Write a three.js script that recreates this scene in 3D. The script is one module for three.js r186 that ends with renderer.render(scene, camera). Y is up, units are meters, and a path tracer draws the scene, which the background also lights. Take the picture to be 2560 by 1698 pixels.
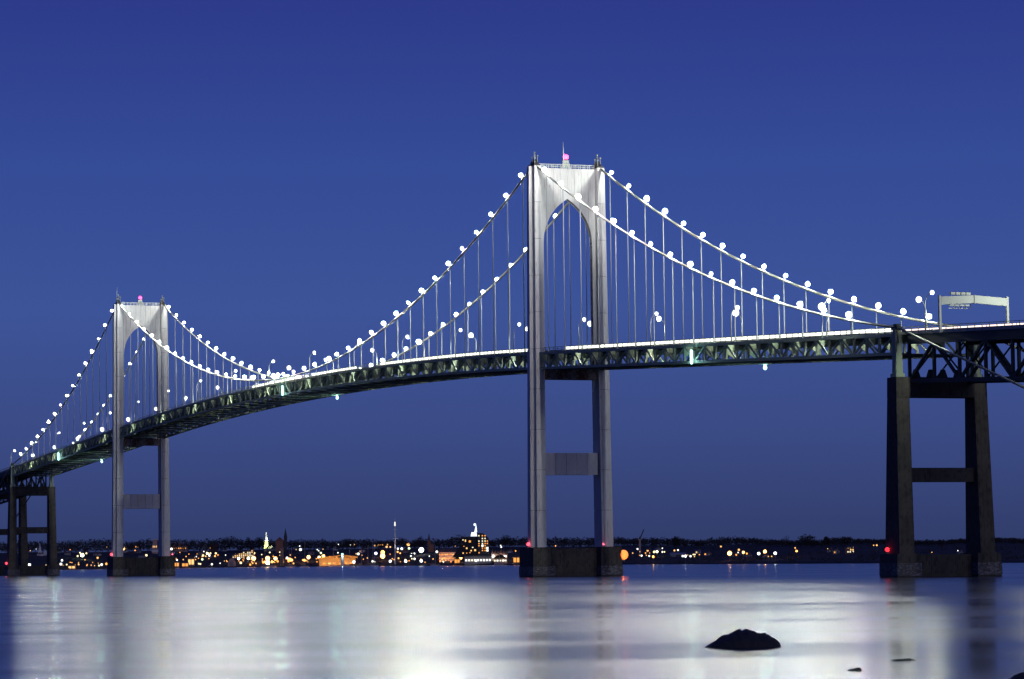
import * as THREE from 'three';
import { mergeGeometries } from 'three/addons/utils/BufferGeometryUtils.js';
import { ImprovedNoise } from 'three/addons/math/ImprovedNoise.js';
import { RectAreaLightUniformsLib } from 'three/addons/lights/RectAreaLightUniformsLib.js';

// ---------------------------------------------------------------- camera, sky, light, exposure
const scene = new THREE.Scene();
const EYE = 4.598, PITCH = 0.070295, ROLL = -0.011719, FOCAL = 7254.09;           // focal length in units of a 2364 x 1568 frame
const camera = new THREE.PerspectiveCamera(12.3368, 1024 / 679, 1, 30000);
camera.rotation.order = 'YXZ';
camera.position.set(0, EYE, 0);
camera.rotation.set(PITCH, 0, ROLL);
camera.updateMatrixWorld(true);
RectAreaLightUniformsLib.init();
const renderer = new THREE.WebGLRenderer({ antialias: true });
renderer.setSize(1024, 679);
renderer.toneMapping = THREE.LinearToneMapping;
renderer.toneMappingExposure = 1;
renderer.shadowMap.enabled = true;

const lin = (v) => (v /= 255, v <= 0.04045 ? v / 12.92 : ((v + 0.055) / 1.055) ** 2.4);
{ // dusk sky: colours by elevation (degrees), even all the way round
  const stops = [[-90, 12, 16, 30], [-2, 34, 42, 78], [0, 48, 59, 102], [0.8, 52, 65, 113], [2.4, 59, 75, 133], [4.6, 61, 84, 152], [7.2, 53, 76, 150], [10.2, 45, 59, 138], [20, 38, 50, 124], [45, 30, 40, 104], [90, 24, 32, 86]];
  const W = 64, H = 2048, data = new Float32Array(W * H * 4);
  for (let j = 0; j < H; j++) {
    const el = (j + 0.5) / H * 180 - 90;
    let k = 0; while (k < stops.length - 2 && stops[k + 1][0] < el) k++;
    const a = stops[k], b = stops[k + 1]; let t = Math.min(1, Math.max(0, (el - a[0]) / (b[0] - a[0])));
    const c = [1, 2, 3].map((n) => lin(a[n] + (b[n] - a[n]) * t));
    for (let i = 0; i < W; i++) { const o = (j * W + i) * 4; data[o] = c[0]; data[o + 1] = c[1]; data[o + 2] = c[2]; data[o + 3] = 1; }
  }
  const sky = new THREE.DataTexture(data, W, H, THREE.RGBAFormat, THREE.FloatType);
  sky.mapping = THREE.EquirectangularReflectionMapping; sky.magFilter = THREE.LinearFilter; sky.minFilter = THREE.LinearFilter; sky.needsUpdate = true;
  scene.background = sky; scene.environment = sky;
}
const SUN = 0.3, CABLE_CD = 690, STREET_NEAR_CD = 2000, STREET_FAR_CD = 1300;
const dusk = new THREE.DirectionalLight(new THREE.Color().setRGB(0.86, 0.84, 1.0), SUN);   // the last glow of the west, behind the camera
dusk.position.set(900, 420, 700); dusk.target.position.set(0, 0, -900); dusk.castShadow = true; dusk.shadow.radius = 60;
dusk.shadow.camera.left = -1200; dusk.shadow.camera.right = 1200; dusk.shadow.camera.top = 900; dusk.shadow.camera.bottom = -900; dusk.shadow.camera.far = 5000;
scene.add(dusk, dusk.target);

// ---------------------------------------------------------------- helpers
let seed = 7;
const rnd = () => { seed = (seed * 1664525 + 1013904223) >>> 0; return seed / 4294967296; };
const rr = (a, b) => a + (b - a) * rnd();
const clamp = (v, a, b) => Math.min(b, Math.max(a, v));
const smooth = (a, b, v) => { const t = clamp((v - a) / (b - a), 0, 1); return t * t * (3 - 2 * t); };
const lerp = (a, b, t) => a + (b - a) * t;
const perlin = new ImprovedNoise();
const names = new Map();
const numbered = (n) => { const k = names.get(n) || 0; names.set(n, k + 1); return k ? n + '_' + String(k).padStart(3, '0') : n; };
const RGB = (r, g, b) => new THREE.Color().setRGB(r, g, b);
function tag(o, label, category, group, kind) {
  if (label) o.userData.label = label;
  if (category) o.userData.category = category;
  if (group) o.userData.group = group;
  if (kind) o.userData.kind = kind;
  return o;
}
function mesh(name, g, m, parent, label) {
  const o = new THREE.Mesh(Array.isArray(g) ? merge(g) : g, m);
  o.name = parent === scene ? numbered(name) : name; o.castShadow = o.receiveShadow = true;
  if (label) o.userData.label = label;
  parent.add(o); return o;
}
function group(name, parent, label) { const o = new THREE.Group(); o.name = parent === scene ? numbered(name) : name; if (label) o.userData.label = label; parent.add(o); return o; }
const merge = (list) => { const l = list.map((g) => (g.index ? g.toNonIndexed() : g)); return l.length === 1 ? l[0] : mergeGeometries(l.map((g) => { const c = new THREE.BufferGeometry(); for (const k of ['position', 'normal', 'uv']) c.setAttribute(k, g.attributes[k]); return c; })); };
function metric(g, s = 1) { // uv in metres by the way each face points
  if (g.index) g = g.toNonIndexed();
  const p = g.attributes.position, n = g.attributes.normal, uv = new Float32Array(p.count * 2);
  for (let i = 0; i < p.count; i++) {
    const nx = Math.abs(n.getX(i)), ny = Math.abs(n.getY(i)), nz = Math.abs(n.getZ(i)), x = p.getX(i), y = p.getY(i), z = p.getZ(i);
    const [u, v] = ny > nx && ny > nz ? [x, z] : nx > nz ? [z, y] : [x, y];
    uv[2 * i] = u * s; uv[2 * i + 1] = v * s;
  }
  g.setAttribute('uv', new THREE.BufferAttribute(uv, 2)); return g;
}
function hexa(y0, a, y1, b) { // a, b = [x0, x1, z0, z1] at the bottom and at the top
  const P = [[a[0], y0, a[2]], [a[1], y0, a[2]], [a[1], y0, a[3]], [a[0], y0, a[3]], [b[0], y1, b[2]], [b[1], y1, b[2]], [b[1], y1, b[3]], [b[0], y1, b[3]]];
  const F = [[0, 1, 2, 3], [7, 6, 5, 4], [0, 4, 5, 1], [1, 5, 6, 2], [2, 6, 7, 3], [3, 7, 4, 0]], v = [];
  for (const [i, j, k, l] of F) v.push(...P[i], ...P[j], ...P[k], ...P[i], ...P[k], ...P[l]);
  const g = new THREE.BufferGeometry(); g.setAttribute('position', new THREE.Float32BufferAttribute(v, 3)); g.computeVertexNormals();
  g.setAttribute('uv', new THREE.Float32BufferAttribute(new Float32Array(v.length / 3 * 2), 2)); return metric(g);
}
const box = (x0, x1, y0, y1, z0, z1) => hexa(y0, [x0, x1, z0, z1], y1, [x0, x1, z0, z1]);
function beam(p, q, w, h) { // a bar from p to q, w wide (across z) and h deep
  const a = new THREE.Vector3(...p), b = new THREE.Vector3(...q), d = b.clone().sub(a), L = d.length();
  const g = new THREE.BoxGeometry(L, h, w);
  d.normalize();
  const ref = Math.abs(d.z) > 0.95 ? new THREE.Vector3(0, 1, 0) : new THREE.Vector3(0, 0, 1);
  const y = ref.clone().cross(d).normalize(), z = d.clone().cross(y).normalize();
  g.applyMatrix4(new THREE.Matrix4().makeBasis(d, y, z).setPosition(a.add(b).multiplyScalar(0.5)));
  return metric(g);
}
function sweep(xs, yo, z0, z1, h0, h1) { // a bar that follows a curve yo(x): from h0 to h1 about it, z0 to z1 across
  const list = [];
  for (let i = 0; i + 1 < xs.length; i++) {
    const a = xs[i], b = xs[i + 1], ya = yo(a), yb = yo(b);
    const P = [[a, ya + h0, z0], [b, yb + h0, z0], [b, yb + h0, z1], [a, ya + h0, z1], [a, ya + h1, z0], [b, yb + h1, z0], [b, yb + h1, z1], [a, ya + h1, z1]];
    const F = [[0, 1, 2, 3], [7, 6, 5, 4], [0, 4, 5, 1], [2, 6, 7, 3]]; if (i === 0) F.push([3, 7, 4, 0]); if (i + 2 === xs.length) F.push([1, 5, 6, 2]);
    for (const [p, q, r, s] of F) list.push(...P[p], ...P[q], ...P[r], ...P[p], ...P[r], ...P[s]);
  }
  const g = new THREE.BufferGeometry(); g.setAttribute('position', new THREE.Float32BufferAttribute(list, 3)); g.computeVertexNormals();
  g.setAttribute('uv', new THREE.Float32BufferAttribute(new Float32Array(list.length / 3 * 2), 2)); return metric(g);
}
const range = (a, b, step) => { const n = Math.max(1, Math.round(Math.abs(b - a) / step)); return Array.from({ length: n + 1 }, (_, i) => a + (b - a) * i / n); };
const words = ['zeroth', 'first', 'second', 'third', 'fourth', 'fifth', 'sixth', 'seventh', 'eighth', 'ninth', 'tenth', 'eleventh', 'twelfth', 'thirteenth', 'fourteenth', 'fifteenth', 'sixteenth', 'seventeenth', 'eighteenth', 'nineteenth', 'twentieth'];
const tens = { 2: 'twenty', 3: 'thirty', 4: 'forty', 5: 'fifty', 6: 'sixty', 7: 'seventy', 8: 'eighty', 9: 'ninety' };
const ordinal = (n) => (n <= 20 ? words[n] : n % 10 ? tens[Math.floor(n / 10)] + '-' + words[n % 10] : tens[n / 10].replace('ty', 'tieth'));

// a ray through a pixel of a 2560 x 1698 frame, per metre of depth
const CP = Math.cos(PITCH), SP = Math.sin(PITCH), CR = Math.cos(ROLL), SR = Math.sin(ROLL);
function ray(px, py) {
  const u0 = px / 1.08291 - 1182, v0 = py / 1.08291 - 784;
  const u = u0 * CR + v0 * SR, v = -u0 * SR + v0 * CR;                   // undo the roll
  const dx = u / FOCAL, dy = -v / FOCAL, z = CP - dy * SP, y = SP + dy * CP;
  return [dx / z, y / z];                                                // right and up per metre straight ahead
}
const at = (px, py, depth) => { const [a, b] = ray(px, py); return new THREE.Vector3(a * depth, EYE + b * depth, -depth); };
const pixelOf = (x, depth) => 1.08291 * (1182 + FOCAL * x / (depth * CP)); // column of a point far away near the horizon

// ---------------------------------------------------------------- textures and materials
function tile(n, per, s) { // tileable value noise, n pixels, per cells
  const g = new Float32Array(per * per); let q = s; for (let i = 0; i < g.length; i++) { q = (q * 1664525 + 1013904223) >>> 0; g[i] = q / 4294967296; }
  return (x, y) => { // x, y in 0..1
    const fx = x * per, fy = y * per, ix = Math.floor(fx), iy = Math.floor(fy); let tx = fx - ix, ty = fy - iy; tx = tx * tx * (3 - 2 * tx); ty = ty * ty * (3 - 2 * ty);
    const m = (a, b) => g[((b % per + per) % per) * per + ((a % per + per) % per)];
    return lerp(lerp(m(ix, iy), m(ix + 1, iy), tx), lerp(m(ix, iy + 1), m(ix + 1, iy + 1), tx), ty);
  };
}
function picture(w, h, fn, srgb = true) {
  const d = new Uint8Array(w * h * 4);
  for (let j = 0; j < h; j++) for (let i = 0; i < w; i++) { const c = fn((i + 0.5) / w, (j + 0.5) / h), o = (j * w + i) * 4; d[o] = clamp(c[0], 0, 255); d[o + 1] = clamp(c[1], 0, 255); d[o + 2] = clamp(c[2], 0, 255); d[o + 3] = 255; }
  const t = new THREE.DataTexture(d, w, h); t.wrapS = t.wrapT = THREE.RepeatWrapping; t.magFilter = THREE.LinearFilter; t.minFilter = THREE.LinearMipmapLinearFilter; t.generateMipmaps = true;
  if (srgb) t.colorSpace = THREE.SRGBColorSpace; t.needsUpdate = true; return t;
}
const std = (c, o = {}) => new THREE.MeshStandardMaterial({ color: c, roughness: 0.75, metalness: 0, ...o });
const nA = tile(0, 8, 11), nB = tile(0, 32, 12), nC = tile(0, 128, 13), nV = tile(0, 64, 14);
const fbm = (x, y) => 0.5 * nA(x, y) + 0.3 * nB(x, y) + 0.2 * nC(x, y);
const steelMap = picture(512, 512, (x, y) => { // painted plates: faint vertical runs, a few rust spots
  const run = nV(x, y * 0.25 % 1) * 0.6 + nC(x, 0.1) * 0.4, f = fbm(x, y), rust = smooth(0.78, 0.92, 0.6 * nB(x, y * 0.5) + 0.4 * nV(x, 0.3)) * 0.4;
  const b = 182 + 18 * (f - 0.5) + 22 * (run - 0.5); return [lerp(b, 120, rust), lerp(b, 92, rust), lerp(b, 76, rust)];
});
steelMap.repeat.set(1 / 14, 1 / 30);
const rustMap = picture(256, 256, (x, y) => { const r = smooth(0.35, 0.6, nA(x, 0.2) * 0.5 + 0.3 * nB(x, y) + 0.2 * nV(x, y)); const b = 150 + 40 * (fbm(x, y) - 0.5); return [lerp(b, 96, r), lerp(b - 6, 62, r), lerp(b - 8, 48, r)]; });
rustMap.repeat.set(1 / 12, 1 / 12);
const concreteMap = picture(512, 512, (x, y) => { const f = fbm(x, y), run = nV(x, 0.6) * 0.5 + nB(x, y * 0.5 % 1) * 0.5; const b = 118 + 46 * (f - 0.5) - 34 * smooth(0.5, 0.8, run); return [b, b * 0.95, b * 0.86]; });
concreteMap.repeat.set(1 / 16, 1 / 16);
const tideMap = picture(512, 256, (x, y) => { const f = fbm(x, y), s = smooth(0.5, 0.68, nB(x, y) * 0.6 + nC(x, y) * 0.4); const b = 120 + 50 * (f - 0.5); return [lerp(b, 190, s * 0.7), lerp(b * 0.97, 190, s * 0.7), lerp(b * 0.92, 196, s * 0.7)]; });
tideMap.repeat.set(1 / 14, 1 / 8);
const M = {
  steel: std(RGB(1, 1, 1), { map: steelMap, roughness: 0.6 }),
  rusty: std(RGB(1, 1, 1), { map: rustMap, roughness: 0.8 }),
  dark: std(RGB(0.03, 0.03, 0.035), { roughness: 0.7 }),
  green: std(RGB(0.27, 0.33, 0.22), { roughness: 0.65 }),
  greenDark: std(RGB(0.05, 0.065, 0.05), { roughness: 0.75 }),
  cable: std(RGB(0.2, 0.21, 0.17), { roughness: 0.55 }),
  rope: std(RGB(0.27, 0.31, 0.32), { roughness: 0.5 }),
  road: std(RGB(0.1, 0.1, 0.1), { roughness: 0.9 }),
  kerb: std(RGB(0.42, 0.43, 0.36), { roughness: 0.85 }),
  rail: std(RGB(0.16, 0.18, 0.16), { roughness: 0.6 }),
  pale: std(RGB(0.52, 0.56, 0.5), { roughness: 0.9 }),
  concrete: std(RGB(0.38, 0.38, 0.38), { map: concreteMap, roughness: 0.92 }),
  tide: std(RGB(0.45, 0.45, 0.47), { map: tideMap, roughness: 0.9 }),
};
const glowCache = new Map();
function glow(r, g, b) { const k = [r, g, b].join(); if (!glowCache.has(k)) glowCache.set(k, new THREE.MeshStandardMaterial({ color: RGB(0.05, 0.05, 0.05), emissive: RGB(r, g, b), emissiveIntensity: 1, roughness: 1 })); return glowCache.get(k); }

// ---------------------------------------------------------------- water and land
const waterRough = (() => {
  const a = tile(0, 6, 31), b = tile(0, 23, 32), c = tile(0, 16, 33);
  return picture(1024, 1024, (x, y) => { const v = 0.3 * a(x, y) + 0.3 * b(x, y) + 0.4 * c(x * 4, y); const k = 255 * clamp(0.178 + (v - 0.5) * 0.2, 0.1, 0.9); return [0, k, 0]; }, false);
})();
waterRough.repeat.set(1 / 620, 1 / 150);
const waterMat = new THREE.MeshPhysicalMaterial({ color: RGB(0.012, 0.018, 0.03), roughness: 1, roughnessMap: waterRough, ior: 1.33, metalness: 0 });
{
  const g = new THREE.PlaneGeometry(24000, 16000, 1, 1); g.rotateX(-Math.PI / 2); g.translate(0, 0, -7000);
  const o = mesh('water', metric(g), waterMat, scene); o.userData.kind = 'structure';
  o.userData.label = 'calm bay water under and before the bridge';
}
const shoreStops = [[-900, 3700], [-300, 3600], [0, 3500], [300, 3900], [560, 4300], [1000, 3700], [1400, 3000], [1800, 2450], [2160, 2100], [2560, 1780], [3000, 1600], [3600, 1500]];
function table(stops, v) { if (v <= stops[0][0]) return stops[0][1]; for (let i = 1; i < stops.length; i++) if (v <= stops[i][0]) return lerp(stops[i - 1][1], stops[i][1], (v - stops[i - 1][0]) / (stops[i][0] - stops[i - 1][0])); return stops[stops.length - 1][1]; }
const shoreDepth = (px) => table(shoreStops, px);
const ground = (px, depth) => { const t = depth - shoreDepth(px), k = depth / 4000; return t < 0 ? t * 0.05 : 1.8 * smooth(0, 25, t) + 19 * k * smooth(20, 620, t) + 0.8 * Math.sin(px * 0.021) * smooth(60, 300, t); };
{ // land behind the bay: one sheet from below the water's edge to beyond the ridge
  const cols = 150, rowT = [-60, -5, 0, 12, 25, 60, 110, 170, 240, 320, 400, 480, 560, 640, 760, 1000, 1800, 4000], pos = [], idx = [];
  for (let i = 0; i <= cols; i++) { const px = lerp(-900, 3600, i / cols); for (const t of rowT) { const D = shoreDepth(px) + t, x = ray(px, 1400)[0] * D; pos.push(x, ground(px, D), -D); } }
  const n = rowT.length; for (let i = 0; i < cols; i++) for (let j = 0; j + 1 < n; j++) { const a = i * n + j, b = a + n; idx.push(a, b, a + 1, b, b + 1, a + 1); }
  const g = new THREE.BufferGeometry(); g.setAttribute('position', new THREE.Float32BufferAttribute(pos, 3)); g.setIndex(idx); g.computeVertexNormals(); g.setAttribute('uv', new THREE.Float32BufferAttribute(new Float32Array(pos.length / 3 * 2), 2));
  const gmap = picture(256, 256, (x, y) => { const f = fbm(x, y); return [40 + 40 * (f - 0.5), 38 + 40 * (f - 0.5), 36 + 36 * (f - 0.5)]; }); gmap.repeat.set(1 / 90, 1 / 90);
  const o = mesh('hills', metric(g), std(RGB(0.75, 0.75, 0.75), { map: gmap, roughness: 1, side: THREE.DoubleSide }), scene); o.userData.kind = 'structure'; o.userData.label = 'low dark land across the bay';
}
// where a pixel's ray stands a given height above the land
function onLand(px, py, above = 0, tMin = 14, tMax = 640) {
  const s = shoreDepth(px); let best = s + tMin, bd = 1e9;
  for (let t = tMin; t < tMax; t += 2) { const D = s + t, h = EYE + ray(px, py)[1] * D - ground(px, D) - above; if (Math.abs(h) < bd) { bd = Math.abs(h); best = D; } if (h <= 0) return D; }
  return best;
}

// ---------------------------------------------------------------- the bridge (own axes: x along it to the right and nearer, +z its near side)
const ANGLE = -(Math.PI / 2 - 0.368019), HALF = 243.84, END = HALF + 215, ZC = 9.68, LAMP_OUT = 0.55;
const bridge = group('suspension_bridge', scene);
bridge.position.set(-71.81, 0, -1117.39); bridge.rotation.y = ANGLE; bridge.updateMatrixWorld(true);
tag(bridge, 'long pale suspension bridge with two arched towers and lit cables crossing the bay', 'bridge');
const toWorld = (x, y, z) => new THREE.Vector3(x, y, z).applyMatrix4(bridge.matrixWorld);
const edge = (x) => { const a = Math.abs(x); return a < HALF ? 69.3 - 5.8 * (x / HALF) ** 2 : 63.5 - 0.0465 * (a - HALF); };
const cableY = (x) => { const a = Math.abs(x); if (a <= HALF) return 70.45 + 46.5 * (a / HALF) ** 2; const t = (a - HALF) / 207.26; return a > END ? cableY(END) - 0.30 * (a - END) : 116.95 - 61.35 * t - 32.14 * t * (1 - t); };
const lampXs = []; for (let i = 1; i < 40; i++) lampXs.push((i - 20) * 12.351); for (const s of [-1, 1]) for (let k = 1; k <= 16; k++) lampXs.push(s * (HALF - 3.03 + k * 12.278));

// towers
const legBox = (y) => { const t = (y - 8) / 108; return { z: lerp(10.25, 9.66, t), hx: lerp(3.1, 2.65, t), hz: lerp(1.12, 1.02, t), fz: lerp(1.2, 0.95, t), fx: lerp(1.25, 0.75, t) }; };
const archY = (z) => { const a = Math.abs(z); return a >= 7.44 ? null : 94.4 + Math.sqrt(14.55 ** 2 - (a + 7.1) ** 2); };
function portalPlate(z0, z1, depth, grow = 0) { // one upright strip of the portal between z0 and z1, its foot cut by the pointed arch
  const s = new THREE.Shape(), n = 14, lo = [];
  const top = 115.8 + grow, inner = 7.45;
  const zs = []; for (let i = 0; i <= n; i++) zs.push(lerp(z0, z1, i / n));
  if (z0 < -inner && z1 > -inner) { zs.push(-inner); } if (z1 > inner && z0 < inner) zs.push(inner); zs.sort((a, b) => a - b);
  for (const z of zs) { const a = archY(z); if (Math.abs(z) === inner) { if (z < 0) lo.push([z, 57], [z, 94.4]); else lo.push([z, 94.4], [z, 57]); } else lo.push([z, a === null ? 57 : a]); }
  s.moveTo(z0, top); for (const [z, y] of lo) s.lineTo(z, y); s.lineTo(z1, top); s.closePath();
  const g = new THREE.ExtrudeGeometry(s, { depth, bevelEnabled: false }); g.translate(0, 0, -depth / 2); g.rotateY(-Math.PI / 2); return metric(g);
}
const CUTS = [8.2, 18.6, 30, 41.4, 52.8, 64.2, 74.6, 85, 95.4, 105.8, 116.2];
function makeTower(x, label, antennaZ) {
  const t = group('tower', bridge, label); t.position.x = x;
  for (const s of [1, -1]) {
    for (let i = 0; i + 1 < CUTS.length; i++) { // plated sections, one on another, a narrow recess between
      const y0 = CUTS[i] + 0.05, y1 = CUTS[i + 1] - 0.05, a = legBox(y0), b = legBox(y1), low = y1 < 65, parts = [];
      const zz = (c, p, q) => (s > 0 ? [c + p, c + q] : [-(c + q), -(c + p)]);
      parts.push(hexa(y0, [-a.hx, a.hx, ...zz(a.z, -a.hz, a.hz)], y1, [-b.hx, b.hx, ...zz(b.z, -b.hz, b.hz)]));
      parts.push(hexa(y0, [-a.fx, a.fx, ...zz(a.z, a.hz - 0.02, a.hz + a.fz)], y1, [-b.fx, b.fx, ...zz(b.z, b.hz - 0.02, b.hz + b.fz)]));
      if (low) parts.push(hexa(y0, [-a.hx + 0.25, a.hx - 0.25, ...zz(a.z, -a.hz - 0.65, -a.hz + 0.02)], y1, [-b.hx + 0.25, b.hx - 0.25, ...zz(b.z, -b.hz - 0.65, -b.hz + 0.02)]));
      mesh('leg_section', parts, M.steel, t);
    }
    const a = legBox(8.2), b = legBox(116.2), zz = (c, h) => (s > 0 ? [c - h, c + h] : [-(c + h), -(c - h)]);
    mesh('leg_core', hexa(8.2, [-a.hx + 0.1, a.hx - 0.1, ...zz(a.z, a.hz - 0.1)], 116, [-b.hx + 0.1, b.hx - 0.1, ...zz(b.z, b.hz - 0.1)]), M.dark, t);
    mesh('cable_saddle', [box(-2.3, 2.3, 116.25, 116.7, s * 9.66 - 0.95, s * 9.66 + 0.95), hexa(116.7, [-1.7, 1.7, s * 9.66 - 0.7, s * 9.66 + 0.7], 118.1, [-0.8, 0.8, s * 9.66 - 0.45, s * 9.66 + 0.45])], M.dark, t);
    const spikes = []; for (const [dx, dz, h] of [[-1.4, -0.7, 2.4], [0.2, 0.7, 1.5], [1.2, -0.5, 1.9], [-0.4, -0.2, 3.0], [1.9, 0.6, 1.2]]) spikes.push(box(dx - 0.09, dx + 0.09, 116.7, 117 + h, s * 9.66 + dz - 0.09, s * 9.66 + dz + 0.09), box(dx - 0.25, dx + 0.25, 117 + h, 117.4 + h, s * 9.66 + dz - 0.2, s * 9.66 + dz + 0.2));
    mesh('saddle_fittings', spikes, M.rail, t).userData.kind = 'stuff';
  }
  mesh('portal_web', portalPlate(-8.56, 8.56, 1.5, -0.05), M.dark, t);
  for (let i = 0; i < 8; i++) mesh('portal_plate', portalPlate(-8.56 + i * 2.14 + 0.04, -8.56 + (i + 1) * 2.14 - 0.04, 1.9), M.steel, t);
  for (const [y0, y1, m, hx] of [[55.6, 58.4, M.rusty, 1.7], [28.6, 34.8, M.steel, 1.5]])
    for (let i = 0; i < 5; i++) { const w = 16.0 / 5; mesh('strut_plate', box(-hx, hx, y0, y1, -8.0 + i * w + 0.05, -8.0 + (i + 1) * w - 0.05), m, t); }
  // crest: walkway railing, frame for the beacon, antenna
  const rails = [box(-0.7, -0.62, 116.95, 117.03, -8.4, 8.4), box(-0.7, -0.62, 116.4, 116.46, -8.4, 8.4), box(0.62, 0.7, 116.95, 117.03, -8.4, 8.4), box(0.62, 0.7, 116.4, 116.46, -8.4, 8.4)];
  for (let z = -8.4; z <= 8.41; z += 1.4) rails.push(box(0.61, 0.71, 115.8, 117.05, z - 0.05, z + 0.05), box(-0.71, -0.61, 115.8, 117.05, z - 0.05, z + 0.05));
  mesh('crest_railing', rails, M.pale, t).userData.kind = 'stuff';
  const fr = []; for (const [a, b] of [[-1.25, -0.55], [1.25, 0.55], [-0.5, -0.2], [0.5, 0.2]]) for (const x of [-0.5, 0.5]) fr.push(beam([x, 115.8, a], [x * 0.7, 118.1, b], 0.16, 0.16)); fr.push(box(-0.6, 0.6, 118, 118.2, -0.8, 0.8), box(-0.6, 0.6, 117, 117.15, -1.0, 1.0));
  mesh('beacon_frame', fr, M.pale, t);
  mesh('antenna', [box(-0.1, 0.1, 115.8, 119, antennaZ - 0.1, antennaZ + 0.1), hexa(119, [-0.07, 0.07, antennaZ - 0.07, antennaZ + 0.07], 123.6, [-0.03, 0.03, antennaZ - 0.03, antennaZ + 0.03])], M.pale, t);
  // plinth in the water
  for (const s of [1, -1]) mesh('plinth_block', hexa(-3, [-5.4, 5.4, s * 10.3 - 3.25, s * 10.3 + 3.25], 8.2, [-5.2, 5.2, s * 10.3 - 3.1, s * 10.3 + 3.1]), M.concrete, t);
  mesh('plinth_wall', box(-2.2, 2.2, -3, 7.9, -7.6, 7.6), M.concrete, t);
  for (const s of [1, -1]) mesh('tide_band', hexa(0.3, [-5.55, 5.55, s * 10.3 - 3.35, s * 10.3 + 3.35], 2.9, [-5.5, 5.5, s * 10.3 - 3.32, s * 10.3 + 3.32]), M.tide, t);
  return t;
}
makeTower(-HALF, 'smaller looking tower at the left of the photo', 10.2);
makeTower(HALF, 'tall tower right of centre with a red light on top', 0.7);

// main cables and hangers
for (const s of [1, -1]) {
  const pts = range(-END - 90, END + 90, 6).map((x) => new THREE.Vector3(x, cableY(x), s * ZC));
  mesh('main_cable', metric(new THREE.TubeGeometry(new THREE.CatmullRomCurve3(pts), 900, 0.3, 8)), M.cable, bridge);
  for (const x of lampXs) { const y0 = edge(x) - 0.3, y1 = cableY(x); if (y1 - y0 > 0.8) { const g = new THREE.CylinderGeometry(0.15, 0.15, y1 - y0, 6, 1, true); g.translate(x, (y0 + y1) / 2, s * ZC); mesh('hanger', g, M.rope, bridge); } }
}
// deck: slab, kerbs, floor beams, railings
const deckX = range(-END - 95, END + 110, 12.35);
const road = group('roadway', bridge);
mesh('road_slab', sweep(deckX, edge, -7.55, 7.55, -0.4, 0), M.road, road);
for (const s of [1, -1]) mesh('kerb', sweep(deckX, edge, s * 7.55 - 0.16, s * 7.55 + 0.16, -0.45, 0.32), M.kerb, road);
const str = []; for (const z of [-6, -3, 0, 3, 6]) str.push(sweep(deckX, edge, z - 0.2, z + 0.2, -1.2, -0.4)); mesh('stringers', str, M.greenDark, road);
for (let k = -37; k <= 37; k++) { const x = k * 12.351, e = edge(x);
  const knee = (s) => { const sh = new THREE.Shape(); sh.moveTo(9.9 * s, e - 0.6); sh.lineTo(7.2 * s, e - 0.6); sh.lineTo(7.2 * s, e - 1.7); sh.lineTo(9.3 * s, e - 3.2); sh.lineTo(9.9 * s, e - 3.2); sh.closePath(); const g = new THREE.ExtrudeGeometry(sh, { depth: 0.3, bevelEnabled: false }); g.translate(0, 0, -0.15); g.rotateY(-Math.PI / 2); g.translate(x, 0, 0); return metric(g); };
  mesh('floor_beam', [box(x - 0.2, x + 0.2, e - 1.7, e - 0.42, -7.3, 7.3), knee(1), knee(-1), beam([x, e - 4.8, -9.9], [x, e - 4.8, 9.9], 0.4, 0.4)], M.green, bridge);
}
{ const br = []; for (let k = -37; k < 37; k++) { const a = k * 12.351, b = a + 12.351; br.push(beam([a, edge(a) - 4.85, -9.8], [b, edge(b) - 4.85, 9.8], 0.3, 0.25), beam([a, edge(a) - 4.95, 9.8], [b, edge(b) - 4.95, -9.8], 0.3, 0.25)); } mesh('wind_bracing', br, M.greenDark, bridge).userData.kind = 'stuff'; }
const atTower = (x) => Math.abs(Math.abs(x) - HALF) < 2.6;
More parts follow.
